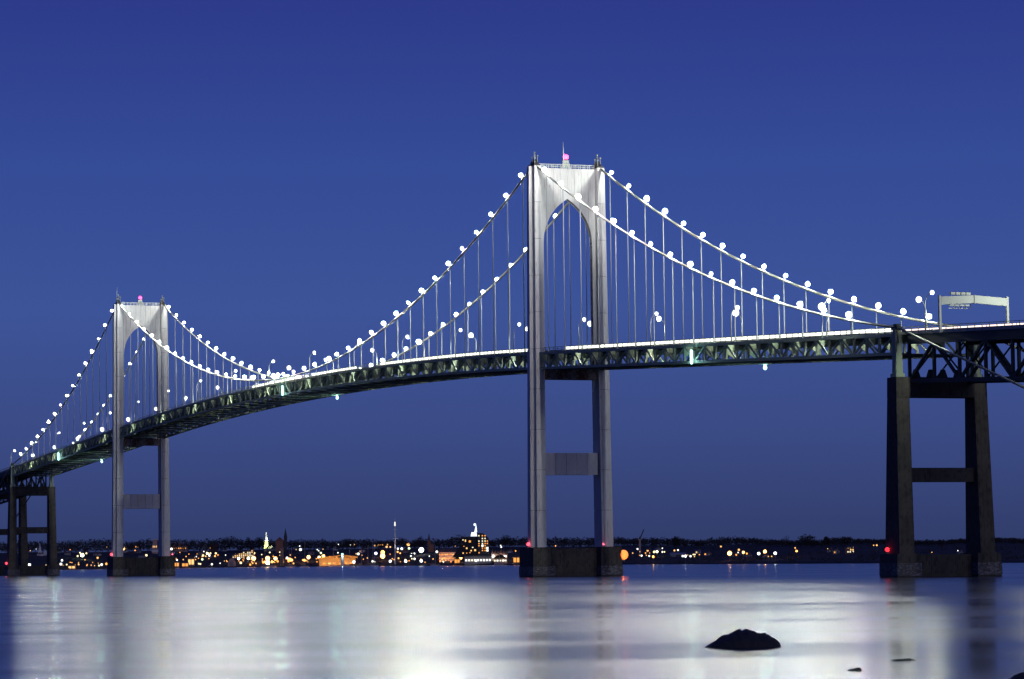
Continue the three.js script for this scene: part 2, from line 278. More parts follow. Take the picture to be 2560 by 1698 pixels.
for (const s of [1, -1]) {
  const t = group('stiffening_truss', bridge), xs = range(-END, END, 6.1755);
  mesh('top_chord', sweep(xs, edge, s * ZC - 0.3, s * ZC + 0.3, -0.95, -0.25), M.green, t);
  mesh('bottom_chord', sweep(xs, edge, s * ZC - 0.32, s * ZC + 0.32, -5.1, -4.4), M.green, t);
  const far = [];
  for (let k = -74; k <= 74; k++) { const x = k * 6.1755;
    if (!atTower(x)) { const g = box(x - 0.2, x + 0.2, edge(x) - 4.42, edge(x) - 0.93, s * ZC - 0.27, s * ZC + 0.27); s > 0 ? mesh('vertical', g, M.green, t) : far.push(g); }
    if (k < 74 && !atTower(x + 3)) { const b = x + 6.1755, up = (k + 1000) % 2 === 0, g = up ? beam([x, edge(x) - 0.8, s * ZC], [b, edge(b) - 4.6, s * ZC], 0.4, 0.36) : beam([x, edge(x) - 4.6, s * ZC], [b, edge(b) - 0.8, s * ZC], 0.4, 0.36); s > 0 ? mesh('diagonal', g, M.green, t) : far.push(g); }
  }
  if (far.length) mesh('web_members', far, M.green, t).userData.kind = 'stuff';
  // railing
  const r = group('railing', bridge), z = s * 7.72;
  mesh('handrail', [sweep(deckX, edge, z - 0.07, z + 0.07, 1.08, 1.22)], M.rail, r);
  mesh('lower_rail', [sweep(deckX, edge, z - 0.04, z + 0.04, 0.62, 0.7)], M.rail, r);
  const small = [];
  for (let x = -END - 92; x < END + 108; x += 3.0877) { const g = box(x - 0.06, x + 0.06, edge(x) - 0.3, edge(x) + 1.1, z - 0.08, z + 0.08); (s > 0 && x > -END + 40) ? mesh('rail_post', g, M.rail, r) : small.push(g); }
  mesh('far_posts', small, M.rail, r).userData.kind = 'stuff';
  if (s > 0) for (let k = -4; k < 46; k++) { // car light trails as glowing strips behind the near handrail, one to a bay
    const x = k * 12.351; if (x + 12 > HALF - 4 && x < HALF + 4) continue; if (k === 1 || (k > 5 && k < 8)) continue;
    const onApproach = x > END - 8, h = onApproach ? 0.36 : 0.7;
    mesh('trail_backing', sweep(range(x + 0.2, x + 12.15, 3), edge, 7.22, 7.3, 0.28, 0.38 + h), M.rail, r);  // added backing behind the glow of the car trails
    mesh('headlight_trail', sweep(range(x + 0.25, x + 12.1, 3), edge, 7.3, 7.42, 0.33, 0.33 + h), onApproach ? glow(2.0, 1.6, 1.45) : glow(2.3, 2.35, 2.0), r);
    const l = new THREE.RectAreaLight(onApproach ? RGB(1, 0.8, 0.72) : RGB(1, 1, 0.9), 2.2, 11.8, h); l.position.set(x + 6.17, edge(x + 6.17) + 0.33 + h / 2, 7.47); l.rotation.y = Math.PI; l.name = 'trail_light'; r.add(l); l.lookAt(l.getWorldPosition(new THREE.Vector3()).add(new THREE.Vector3(-Math.sin(-ANGLE), 0, Math.cos(ANGLE))));  // added area light for the glow of the car trails
  }
}
// bents that carry the cable ends, and the piers under them
function makePier(x, label, sign) {
  const p = group('concrete_pier', bridge, label); p.position.x = x;
  for (const s of [1, -1]) {
    const zz = (c, h) => [s * c - h, s * c + h];
    mesh('column', hexa(5.1, [-3.3, 3.3, ...zz(10.0, 1.85)], 39.2, [-2.15, 2.15, ...zz(9.65, 1.6)]), M.concrete, p);
    mesh('plinth_block', hexa(-3, [-4.1, 4.1, ...zz(9.9, 2.95)], 5.1, [-4, 4, ...zz(9.9, 2.85)]), M.concrete, p);
    mesh('tide_band', hexa(0.3, [-4.2, 4.2, ...zz(9.9, 3.04)], 3.1, [-4.15, 4.15, ...zz(9.9, 3.0)]), M.tide, p);
  }
  mesh('plinth_wall', box(-1.2, 1.2, -3, 4.9, -7.2, 7.2), M.concrete, p);
  mesh('pier_cap', hexa(39.2, [-2.2, 2.2, -11.25, 11.25], 43.6, [-2.1, 2.1, -11.2, 11.2]), M.concrete, p);
  mesh('pier_strut', box(-1.3, 1.3, 20.7, 23.8, -8.6, 8.6), M.concrete, p);
  return p;
}
const endPier = (s, label) => {
  const p = makePier(s * END, label, s);
  for (const n of [1, -1]) {
    mesh('cable_bent', [hexa(43.6, [-1.0, 1.0, n * ZC - 0.85, n * ZC + 0.85], 54.4, [-0.6, 0.6, n * ZC - 0.75, n * ZC + 0.75]), box(-1.3, 1.3, 43.6, 44.4, n * ZC - 1.1, n * ZC + 1.1)], M.green, p);
    mesh('end_saddle', [box(-1.4, 1.4, 54.0, 54.7, n * ZC - 0.7, n * ZC + 0.7), box(-0.7, 0.7, 54.7, 55.3, n * ZC - 0.5, n * ZC + 0.5), beam([0.9, 53.6, n * ZC + 0.5], [1.6, 51, n * ZC + 0.5], 0.2, 0.2)], M.greenDark, p);
    for (const q of [5.2, -1.5]) mesh('bearing', hexa(43.6, [-0.8, 0.8, n * q - 0.8, n * q + 0.8], 45.4, [-0.35, 0.35, n * q - 0.4, n * q + 0.4]), M.greenDark, p);
  }
};
endPier(-1, 'pier at the far left end of the side span');
endPier(1, 'nearest pier, dark H-shaped frame at the right of the photo');
makePier(-END - 66, 'pier cut by the left edge of the photo', -1);
// deep trusses of the approach spans
for (const s of [-1, 1]) {
  const a = group('approach_truss', bridge), x0 = s * (END + 1), x1 = s * (END + 100), xs = range(x0, x1 + s * 12, 11.2);
  for (const z of [7.2, -7.2]) {
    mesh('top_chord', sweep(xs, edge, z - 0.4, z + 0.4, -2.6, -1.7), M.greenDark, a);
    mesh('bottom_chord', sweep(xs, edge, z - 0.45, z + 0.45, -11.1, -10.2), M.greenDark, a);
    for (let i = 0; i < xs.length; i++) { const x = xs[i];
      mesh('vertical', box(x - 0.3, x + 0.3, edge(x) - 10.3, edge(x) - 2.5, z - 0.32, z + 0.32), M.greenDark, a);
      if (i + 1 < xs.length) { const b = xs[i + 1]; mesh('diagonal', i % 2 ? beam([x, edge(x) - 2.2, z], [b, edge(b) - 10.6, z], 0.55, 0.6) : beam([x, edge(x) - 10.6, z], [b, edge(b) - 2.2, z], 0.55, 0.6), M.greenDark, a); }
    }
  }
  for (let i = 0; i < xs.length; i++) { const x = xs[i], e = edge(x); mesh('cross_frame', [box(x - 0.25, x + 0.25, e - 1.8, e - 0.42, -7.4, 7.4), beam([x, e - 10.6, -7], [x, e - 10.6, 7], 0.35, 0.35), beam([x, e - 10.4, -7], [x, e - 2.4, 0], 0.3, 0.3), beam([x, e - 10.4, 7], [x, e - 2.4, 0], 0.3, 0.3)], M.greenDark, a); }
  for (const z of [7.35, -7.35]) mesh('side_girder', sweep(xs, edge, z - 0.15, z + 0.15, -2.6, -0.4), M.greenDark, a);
}

// ---------------------------------------------------------------- lamps on the bridge
const tints = [[0.96, 1, 0.88], [0.9, 1, 0.93], [1, 0.97, 0.9], [0.92, 1, 0.96], [1, 1, 0.84]];
const glassCache = new Map(); // thin glowing glass: lets the light of the bulb inside through
function globeGlass(r, g, b) { const k = [r, g, b].join(); if (!glassCache.has(k)) glassCache.set(k, new THREE.MeshPhysicalMaterial({ color: RGB(1, 1, 1), transmission: 0.8, thickness: 0, roughness: 0, ior: 1.05, emissive: RGB(r, g, b), emissiveIntensity: 2.6 })); return glassCache.get(k); }
function bulb(parent, pos, R, c, cd, em, down) {
  const g = mesh('globe', new THREE.SphereGeometry(R, 20, 14).translate(...pos), globeGlass(c[0] * em, c[1] * em, c[2] * em), parent);
  const l = down ? new THREE.SpotLight(RGB(...c), cd, 0, 0.95, 0.8) : new THREE.PointLight(RGB(...c), cd); l.position.set(...pos); if (down) { l.target.position.set(pos[0], pos[1] - 10, pos[2]); parent.add(l.target); } l.castShadow = true; l.shadow.radius = 0.13 / 0.02; l.name = 'bulb_light'; parent.add(l);
  return g;
}
function cableLamp(x, s, label, groupName) {
  const dim = (Math.abs(Math.abs(x) - HALF) < 24 ? 0.62 : 1) * (x < -HALF ? 0.32 : x < -60 ? 0.55 : x < 70 ? 0.45 : 1); // strength set by stretch, to shape the light on towers and water
  const o = group('cable_lamp', scene); o.position.copy(toWorld(x, cableY(x), s * ZC)); o.rotation.y = ANGLE;
  tag(o, label, 'lamp', groupName);
  const R = rr(0.46, 0.72), c = rnd() < 0.07 ? [1, 0.8, 0.95] : tints[Math.floor(rnd() * 5)];
  mesh('bracket', [beam([0, 0.1, 0], [0, 0.75, s * LAMP_OUT], 0.16, 0.16)], M.rail, o);
  bulb(o, [0, 1.25 + (R - 0.6) * 0.4, s * LAMP_OUT], R, c, CABLE_CD * rr(0.75, 1.3) * dim, 2.2);
}
for (const s of [1, -1]) {
  const which = s > 0 ? 'front cable' : 'back cable';
  for (let i = 1; i <= 39; i++) {
    const left = i < 20, n = left ? i : 40 - i;
    cableLamp((i - 20) * 12.351, s, n === 20 ? `white cable lamp at the lowest point of the ${which} between the towers` : `white globe lamp on the ${which}, ${ordinal(n)} ${left ? 'right of the small left tower' : 'left of the tall tower'}`, 'lamps along the bridge cables');
  }
  for (let k = 1; k <= 16; k++) {
    cableLamp(-(HALF - 3.03 + k * 12.278), s, `white globe lamp on the ${which}, ${ordinal(k)} left of the small left tower`, 'lamps along the bridge cables');
    cableLamp(HALF - 3.03 + k * 12.278, s, `white globe lamp on the ${which}, ${ordinal(k)} right of the tall tower`, 'lamps along the bridge cables');
  }
}
function streetLamp(x, s, label, open) {
  const o = group('street_lamp', scene); o.position.copy(toWorld(x, edge(x), s * 9.5)); o.rotation.y = ANGLE; tag(o, label, 'street lamp', 'street lamps along the bridge deck');
  const post = new THREE.CylinderGeometry(0.11, 0.17, 6.6, 8).translate(0, 2.8, 0);
  const arm = new THREE.TubeGeometry(new THREE.CatmullRomCurve3([[0, 6, 0], [0, 7.0, -s * 0.25], [0, 7.8, -s * 0.85], [0, 8.2, -s * 1.5]].map((p) => new THREE.Vector3(...p))), 12, 0.09, 6);
  mesh('pole', [post], M.rail, o); mesh('arm', [arm], M.rail, o);
  mesh('bracket', [box(-0.15, 0.15, -0.75, -0.45, -0.1 - (s > 0 ? 1.8 : 0), 0.1 + (s < 0 ? 1.8 : 0))], M.greenDark, o);
  const R = s > 0 ? rr(0.46, 0.56) : rr(0.65, 0.9);
  bulb(o, [0, 8.3, -s * 1.75], R, tints[Math.floor(rnd() * 4)], open ? 900 : s > 0 ? STREET_NEAR_CD : STREET_FAR_CD, 2.2, !open);
}
const where = (x) => (x < -HALF ? 'left of the small left tower' : x < HALF ? 'between the two towers' : 'right of the tall tower');
for (const s of [1, -1]) {
  const xs = []; for (let k = -9; k <= 10; k++) xs.push((s > 0 ? 220.1 + 3.4 + 49.2 * k : 195.3 - 3.4 + 48.9 * k) - HALF); xs.push(s > 0 ? END + 68 : END + 31);
  const counts = {};
  for (const x of xs) { if (x > END + 15 && x < END + 30) continue; const w = where(x); counts[w] = (counts[w] || 0) + 1; streetLamp(x, s, `${s > 0 ? 'near' : 'far'} side road lamp, ${ordinal(counts[w])} from left ${w}`, x > END + 16); }
}
function redBeacon(x, label) {
  const o = group('warning_beacon', scene); o.position.copy(toWorld(x, 118.2, 0)); o.rotation.y = ANGLE; tag(o, label, 'beacon', 'red warning lights on the tower tops');
  mesh('lamp_base', new THREE.CylinderGeometry(0.4, 0.5, 0.4, 12).translate(0, 0.2, 0), M.dark, o);
  bulb(o, [0, 1.0, 0], 0.85, [1, 0, 0.22], 25, 1.15);
}
redBeacon(-HALF, 'pink red warning light on top of the small left tower');
redBeacon(HALF, 'pink red warning light on top of the tall tower');
function navLight(x, s, long, label) { // hangs under the deck
  const o = group('channel_light', scene); const e = edge(x); o.position.copy(toWorld(x, e - 5.1, s * (ZC + (s > 0 ? 0.9 : 0)))); o.rotation.y = ANGLE; tag(o, label, 'navigation light', 'pale blue channel lights under the bridge deck');
  mesh('lamp_bracket', [box(-0.15, 0.15, long ? 3.2 : -0.4, long ? 3.5 : 0.3, -1, 0.15), box(-0.08, 0.08, long ? 0 : -0.8, long ? 3.4 : 0.3, -0.08, 0.08)], M.greenDark, o);
  const body = long ? new THREE.CapsuleGeometry(0.34, 3.0, 4, 12).translate(0, 1.6, 0.1) : new THREE.LatheGeometry([[0, -1.5], [0.42, -1.2], [0.5, -0.8], [0.3, -0.3], [0.16, 0.4], [0, 0.5]].map((p) => new THREE.Vector2(...p)), 12);
  mesh('lamp_lens', body, glow(1.6, 3.2, 3.6), o);
  const l = new THREE.PointLight(RGB(0.5, 0.95, 1), 60); l.position.set(0, long ? 1.5 : -0.8, 1.1); l.shadow.radius = 20; l.castShadow = true; l.name = 'lens_light'; o.add(l);
}
for (const [x, w] of [[595.9 - HALF, 'right of the tall tower'], [244.2 - HALF, 'at the middle of the main span'], [-110 - HALF, 'left of the small left tower']]) {
  navLight(x, 1, true, `tall blue white light on the near truss ${w}`);
  navLight(x, -1, false, `drop shaped blue white light below the far truss ${w}`);
}
function pierLight(x, y, z, c, R, cd, label, cat = 'navigation light') {
  const o = group(c[1] > 0.15 ? 'amber_lamp' : 'red_pier_light', scene); o.position.copy(toWorld(x, y, z)); o.rotation.y = ANGLE; tag(o, label, cat, c[1] > 0.15 ? undefined : 'red lights on the bridge piers');
  mesh('lamp_post', [new THREE.CylinderGeometry(0.1, 0.14, 0.5, 8).translate(0, 0.25, 0), box(-0.3, 0.3, -0.05, 0.15, -0.3, 0.3)], M.rail, o);
  bulb(o, [0, 0.5 + R * 0.9, 0], R, c, cd, c[1] > 0.15 ? 2.0 : 1.6);
}
pierLight(HALF + 0.2, 8.2, 13.0, [1, 0.06, 0.09], 0.5, 5, 'red light on the left corner of the tall tower plinth');
pierLight(HALF + 4.4, 8.2, -8.2, [1, 0.1, 0.16], 0.3, 2, 'small red light by the right leg of the tall tower');
pierLight(-HALF + 0.2, 8.2, 13.0, [1, 0.06, 0.09], 0.6, 5, 'red light on the left corner of the small tower plinth');
pierLight(-HALF + 4.6, 8.2, -12.6, [1, 0.1, 0.16], 0.36, 2, 'small red light by the right leg of the small left tower');
pierLight(END - 1.5, 5.1, 12.3, [1, 0.02, 0.03], 0.5, 2, 'red light at the foot of the nearest right hand pier');
pierLight(-END - 1.5, 5.1, 12.3, [1, 0.06, 0.09], 0.64, 5, 'red light at the foot of the far left pier');
pierLight(HALF + 4.6, 4.2, -14.2, [1, 0.19, 0.01], 1.35, 14, 'glowing amber lamp at the right end of the tall tower plinth', 'lamp');

// sign gantry over the road at the right
{
  const gx = 719.6 - HALF, e = edge(gx), o = group('sign_gantry', scene); o.position.copy(toWorld(gx, e, 0)); o.rotation.y = ANGLE; tag(o, 'pale green sign gantry spanning the road at the right edge of the bridge', 'sign gantry');
  mesh('gantry_post', hexa(-0.5, [-0.3, 0.3, 8.0, 8.5], 7.5, [-0.28, 0.28, 8.02, 8.48]), M.pale, o);
  mesh('gantry_post', hexa(-0.5, [-0.3, 0.3, -8.5, -8.0], 7.5, [-0.28, 0.28, -8.48, -8.02]), M.pale, o);
  const half = (z0, z1, y0, y1) => { const s = new THREE.Shape(); s.moveTo(z0, y0); s.lineTo(z1, y1); s.lineTo(z1, y1 + 1.65); s.lineTo(z0, y0 + 1.65); const g = new THREE.ExtrudeGeometry(s, { depth: 0.5, bevelEnabled: true, bevelSize: 0.04, bevelThickness: 0.04, bevelSegments: 1 }); g.rotateY(-Math.PI / 2); g.translate(0.25, 0, 0); return metric(g); };
  mesh('beam_half', half(-7.98, -0.08, 5.5, 6.0), M.pale, o); mesh('beam_half', half(0.0, 7.98, 6.0, 5.55), M.pale, o);
  mesh('beam_joint', box(-0.36, 0.36, 5.9, 7.75, -0.14, 0.06), M.rail, o);
  for (let i = 0; i < 4; i++) { const z = 5.1 - i * 1.25; mesh('signal_box', box(-0.3, 0.3, 7.72, 8.25, z - 0.5, z + 0.5), M.pale, o); mesh('signal_box', box(-0.3, 0.3, 5.25, 5.6, z + 0.3 - 0.5, z + 0.3 + 0.5), M.pale, o); mesh('sign_lamp', box(-0.55, -0.4, 4.75, 4.92, z + 0.3 - 0.45, z + 0.3 + 0.5), M.steel, o); mesh('hanger_rod', box(-0.1, 0.1, 4.75, 8.5, z - 0.62, z - 0.55), M.dark, o); }
}
// ---------------------------------------------------------------- the far shore: wood, trees, houses, boats, lamps
const PXM = FOCAL * 1.08291;                                   // pixels of the 2560 frame per metre at one metre
const leafMat = std(RGB(0.036, 0.034, 0.034), { roughness: 1, side: THREE.DoubleSide }), barkMat = std(RGB(0.05, 0.042, 0.036), { roughness: 1 });
const ridge = [[-200, 1356], [50, 1352], [90, 1350], [140, 1354], [200, 1348], [250, 1345], [320, 1353], [380, 1344], [430, 1347], [470, 1346], [520, 1348], [560, 1343], [600, 1343], [612, 1350], [640, 1345], [690, 1349], [740, 1349], [800, 1347], [830, 1352], [860, 1347], [900, 1346], [950, 1349], [985, 1346], [1040, 1347], [1080, 1346], [1110, 1346], [1140, 1341], [1200, 1344], [1230, 1346], [1260, 1343], [1320, 1342], [1400, 1342], [1480, 1343], [1540, 1342], [1570, 1347], [1630, 1343], [1690, 1344], [1740, 1349], [1790, 1344], [1850, 1341], [1900, 1346], [1950, 1348], [2000, 1350], [2020, 1344], [2050, 1350], [2070, 1344], [2130, 1343], [2180, 1349], [2215, 1352], [2300, 1350], [2400, 1351], [2460, 1349], [2530, 1353], [2700, 1351]];
function leaves(pos, c, rx, ry, rz, n, size) { // loose leaf clumps through a crown
  for (let i = 0; i < n; i++) {
    let a, b, d; do { a = rr(-1, 1); b = rr(-1, 1); d = rr(-1, 1); } while (a * a + b * b + d * d > 1);
    const k = 1 + 0.22 * perlin.noise(a * 2 + c[0], b * 2 + c[1], d * 2), x = c[0] + a * rx * k, y = c[1] + b * ry * k, z = c[2] + d * rz * k;
    for (let v = 0; v < 3; v++) pos.push(x + rr(-size, size), y + rr(-size, size), z + rr(-size, size));
  }
}
function leafGeo(pos) { const g = new THREE.BufferGeometry(); g.setAttribute('position', new THREE.Float32BufferAttribute(pos, 3)); g.computeVertexNormals(); g.setAttribute('uv', new THREE.Float32BufferAttribute(new Float32Array(pos.length / 3 * 2), 2)); return g; }
{
  const pos = [];
  for (let px = -120; px < 2680; px += 9) for (let row = 0; row < 3; row++) {
    const q = px + rr(-5, 5), D = shoreDepth(q) + 560 + row * 70, g = ground(q, D), [rx, ry] = ray(q, table(ridge, q) + rr(-1.5, 5.5) + row * 0.5);
    const top = EYE + ry * D, h = Math.max(4, top - g), r = rr(4, 8) * D / 4000;
    leaves(pos, [rx * D, g + h * 0.55, -D], r, h * 0.45, r, 70, 1.15 * D / 4000 * 1.2);
  }
  tag(mesh('far_wood', leafGeo(pos), leafMat, scene), 'dark wood along the ridge above the town', 'wood', null, 'stuff');
  const scrub = [];
  for (let i = 0; i < 900; i++) { const q = rr(-100, 2660), D = shoreDepth(q) + 16 + 540 * rnd() ** 1.5, r = rr(1.5, 4), h = rr(1, 2.6) * (q > 1500 && q < 2300 ? 1.3 : 1); leaves(scrub, [ray(q, 1400)[0] * D, ground(q, D) + h * 0.4, -D], r, h, r, 26, 0.7); }
  tag(mesh('shore_scrub', leafGeo(scrub), leafMat, scene), 'low dark scrub on the slope of the far shore', 'scrub', null, 'stuff');
}
function ridgeTree(px, py, w, label, thin) {
  const D = shoreDepth(px) + 545, g = ground(px, D), [rx, ry] = ray(px, py), h = EYE + ry * D - g, r = w / 2 * D / PXM;
  const o = group('tree', scene); o.position.set(rx * D, g, -D); tag(o, label, 'tree');
  mesh('trunk', [new THREE.CylinderGeometry(0.25, 0.5, h * 0.6, 7).translate(0, h * 0.3, 0), beam([0, h * 0.4, 0], [r * 0.5, h * 0.7, 0.4], 0.25, 0.25), beam([0, h * 0.35, 0], [-r * 0.5, h * 0.68, -0.3], 0.25, 0.25), beam([0, h * 0.5, 0], [r * 0.1, h * 0.9, 0.2], 0.2, 0.2)], barkMat, o);
  const pos = []; for (let i = 0; i < 7; i++) { const a = i / 7 * 6.283; leaves(pos, [Math.cos(a) * r * 0.5, h * (0.55 + 0.2 * Math.sin(a * 2 + px)), Math.sin(a) * r * 0.5], r * 0.55, h * 0.24, r * 0.55, thin ? 18 : 75, thin ? 0.5 : 0.9); } leaves(pos, [0, h * 0.72, 0], r * 0.6, h * 0.28, r * 0.6, thin ? 20 : 110, thin ? 0.5 : 0.9);
  mesh('crown', leafGeo(pos), leafMat, o);
}
for (const a of [[575, 1338.5, 56, 'wide dark round tree on the ridge left of the lit steeple'], [620, 1342, 20, 'narrow dark tree just left of the lit steeple on the ridge'], [649, 1339.5, 26, 'round dark tree close behind the lit steeple'], [866, 1345, 42, 'broad tree on the ridge behind the small lighthouse'], [1049, 1341, 26, 'dark tree on the ridge just right of the tall lit mast'], [1152, 1336, 44, 'tall ridge tree behind the left slope of the island hotel'], [1264, 1337, 22, 'dark round tree on the ridge right of the island hotel'], [1690, 1341, 28, 'ridge tree right of the harbour crane'], [1966, 1337, 22, 'thin bare looking tree on the ridge between the tall tower and nearest pier', true], [2018, 1336, 46, 'largest round tree on the ridge left of the nearest pier'], [2066, 1341, 18, 'small upright tree right of the largest ridge tree'], [2112, 1341, 40, 'flat topped ridge tree just left of the nearest pier']]) ridgeTree(...a);

const wallMats = { brick: std(RGB(0.22, 0.1, 0.07)), cream: std(RGB(0.5, 0.44, 0.36)), white: std(RGB(0.62, 0.62, 0.62)), grey: std(RGB(0.22, 0.22, 0.24)), dark: std(RGB(0.05, 0.05, 0.055)), tan: std(RGB(0.4, 0.27, 0.16)), pink: std(RGB(0.5, 0.33, 0.27)), pitch: std(RGB(0.02, 0.02, 0.022)) };
const roofMats = [std(RGB(0.06, 0.06, 0.07)), std(RGB(0.12, 0.08, 0.07)), std(RGB(0.16, 0.16, 0.18))];
const warmPane = glow(1.5, 0.85, 0.3), paleePane = glow(1.35, 1.2, 0.8), whitePane = glow(1.6, 1.6, 1.45), darkPane = std(RGB(0.03, 0.03, 0.04), { roughness: 0.2 }), orangePane = glow(1.3, 0.5, 0.1);
function site(name, px0, px1, pyBase, pyTop, label, category, grp, tFix) {
  const px = (px0 + px1) / 2, D = tFix === undefined ? onLand(px, pyBase, 0) : shoreDepth(px) + tFix, g = Math.max(-0.5, ground(px, D)), o = group(name, scene);
  o.position.set(ray(px, pyBase)[0] * D, g, -D); tag(o, label, category, grp);
  const m = D / PXM; return { o, D, w: (px1 - px0) * m, h: EYE + ray(px, pyTop)[1] * D - g, m, y: (py) => EYE + ray(px, py)[1] * D - g, x: (p) => (p - px) * m };
}
const gable = (w, h0, h1, d, over = 0.3) => { const s = new THREE.Shape(); s.moveTo(-w / 2 - over, h0); s.lineTo(0, h1); s.lineTo(w / 2 + over, h0); s.lineTo(w / 2 + over, h0 - 0.25); s.lineTo(-w / 2 - over, h0 - 0.25); s.closePath(); const g = new THREE.ExtrudeGeometry(s, { depth: d + over * 2, bevelEnabled: false }); g.translate(0, 0, -d / 2 - over); return metric(g); };
function panes(o, list, z) { for (const [x, y, w, h, m] of list) { const f = mesh('window', box(x - w / 2 - 0.12, x + w / 2 + 0.12, y - h / 2 - 0.12, y + h / 2 + 0.12, z - 0.06, z + 0.05), roofMats[0], o); mesh('window_pane', box(x - w / 2, x + w / 2, y - h / 2, y + h / 2, z + 0.051, z + 0.12), m, f); } }
function house(px, pyBase, w, pyTop, wall, lit, label, grp, ridgeAcross = rnd() < 0.5) {
  const s = site('house', px - w / 2, px + w / 2, pyBase, pyTop, label, 'house', grp), { o, h } = s, W = s.w, d = W * rr(0.6, 0.9) + 2, eave = h * rr(0.58, 0.7);
  o.rotation.y = rr(-0.35, 0.35);
  mesh('wall', box(-W / 2, W / 2, -1, eave, -d / 2, d / 2), wall, o);
  const roof = ridgeAcross ? gable(d, eave, h, W).rotateY(Math.PI / 2) : gable(W, eave, h, d); const rf = mesh('roof', metric(roof), roofMats[Math.floor(rnd() * 3)], o);
  mesh('chimney', box(W * 0.2, W * 0.2 + 0.9, eave, h + 0.8, -0.5, 0.4), wallMats.brick, rf);
  const n = Math.max(2, Math.round(W / 3.5)), list = []; for (let i = 0; i < n; i++) list.push([-W / 2 + (i + 0.5) * W / n, eave * 0.5, 1.0, 1.4, lit[i] || darkPane]); panes(o, list, d / 2);
}
function spire(parent, y0, y1, r, mat, sides = 8, name = 'spire') { return mesh(name, new THREE.ConeGeometry(r, y1 - y0, sides).translate(0, (y0 + y1) / 2, 0), mat, parent); }
{ // white church with a slim steeple, seen between the legs of the far left pier
  const s = site('church', 94, 107, 1389, 1358, 'small white church with slim pale steeple between the far left pier legs', 'church'), { o } = s, f = s.y(1383);
  mesh('nave', box(-s.w / 2, s.w / 2, -1, s.y(1385), -6, 6), wallMats.white, o); mesh('roof', gable(s.w, s.y(1385), f + 1.5, 12), roofMats[2], o);
  mesh('belfry', box(-1.9, 1.9, f - 2, s.y(1377), 2, 6), wallMats.white, o); spire(o, s.y(1377), s.y(1357.5), 2.0, wallMats.white).position.z = 4;
}
{ const s = site('church', 109, 116, 1389, 1374, 'small pale cupola beside the slim white steeple at far left', 'church'), { o } = s; mesh('wall', box(-s.w / 2, s.w / 2, -1, s.y(1379), -2, 2), wallMats.white, o); mesh('cupola', new THREE.SphereGeometry(1.3, 10, 8).translate(0, s.y(1378), 0), wallMats.white, o); spire(o, s.y(1377), s.y(1373), 0.5, wallMats.white); }
{ // brick clock tower
  const s = site('clock_tower', 381, 394, 1384, 1347, 'brick tower with lit belfry between the legs of the small left tower', 'tower'), { o } = s, w = s.w / 2;
  mesh('shaft', box(-w, w, -1, s.y(1362), -w, w), wallMats.pink, o); mesh('belfry', box(-w * 0.8, w * 0.8, s.y(1362), s.y(1350), -w * 0.8, w * 0.8), wallMats.pink, o); mesh('cornice', box(-w * 1.1, w * 1.1, s.y(1350), s.y(1348), -w * 1.1, w * 1.1), wallMats.white, o);
  panes(o, [-0.5, 0, 0.5].map((k) => [k * w * 1.2, s.y(1367), 0.9, 2.6, warmPane]), w); mesh('base_band', box(-w * 1.15, w * 1.15, s.y(1381), s.y(1376), -w, w * 1.15), wallMats.white, o);
}
{ const s = site('mansion', 427, 468, 1368, 1355, 'long low mansion on the hill with pink lit front right of the small tower', 'house'), { o, h, w } = s; mesh('wall', box(-w / 2, w / 2, -1, h * 0.6, -5, 5), wallMats.pink, o); mesh('roof', metric(gable(10, h * 0.6, h * 0.8, w).rotateY(Math.PI / 2)), roofMats[1], o); for (const x of [-0.25, 0.05, 0.1]) mesh('dormer', box(x * w - 1.2, x * w + 1.2, h * 0.55, h, 1, 4.5), wallMats.pink, o); panes(o, [-0.42, -0.3, -0.18, 0, 0.12, 0.25, 0.4].map((k) => [k * w, h * 0.32, 1.7, 1.8, orangePane]), 5); }
house(534, 1364, 20, 1352, wallMats.brick, [orangePane], 'brick house with one orange glow on the hill left of the round tree');
house(512, 1371, 10, 1361, wallMats.grey, [], 'pale grey unlit house on the hill below the brick house');
{ // hotel with rows of lit windows rising to the right
  const s = site('hotel', 580, 634, 1396, 1373, 'stepped hotel with rows of yellow windows left below the lit steeple', 'hotel'), { o, w, h } = s, n = 10;
  const sh = new THREE.Shape(); sh.moveTo(-w / 2, -1); sh.lineTo(w / 2, -1); sh.lineTo(w / 2, h); sh.lineTo(-w / 2, h * 0.32); sh.closePath(); mesh('wall', metric(new THREE.ExtrudeGeometry(sh, { depth: 10, bevelEnabled: false }).translate(0, 0, -10)), wallMats.tan, o);
  mesh('roof', beam([-w / 2 - 0.5, h * 0.32 + 0.2, -5], [w / 2 + 0.5, h + 0.2, -5], 11, 0.5), roofMats[0], o);
  const list = []; for (let i = 0; i < n; i++) for (let k = 0; k < 5; k++) { const y = 1.6 + k * 2.2; if (y < h * (0.32 + 0.68 * i / (n - 1)) - 1) list.push([-w / 2 + (i + 0.6) * w / (n + 0.4), y, 1.7, 1.3, rnd() < 0.85 ? (rnd() < 0.7 ? warmPane : paleePane) : darkPane]); } panes(o, list, 0);
}
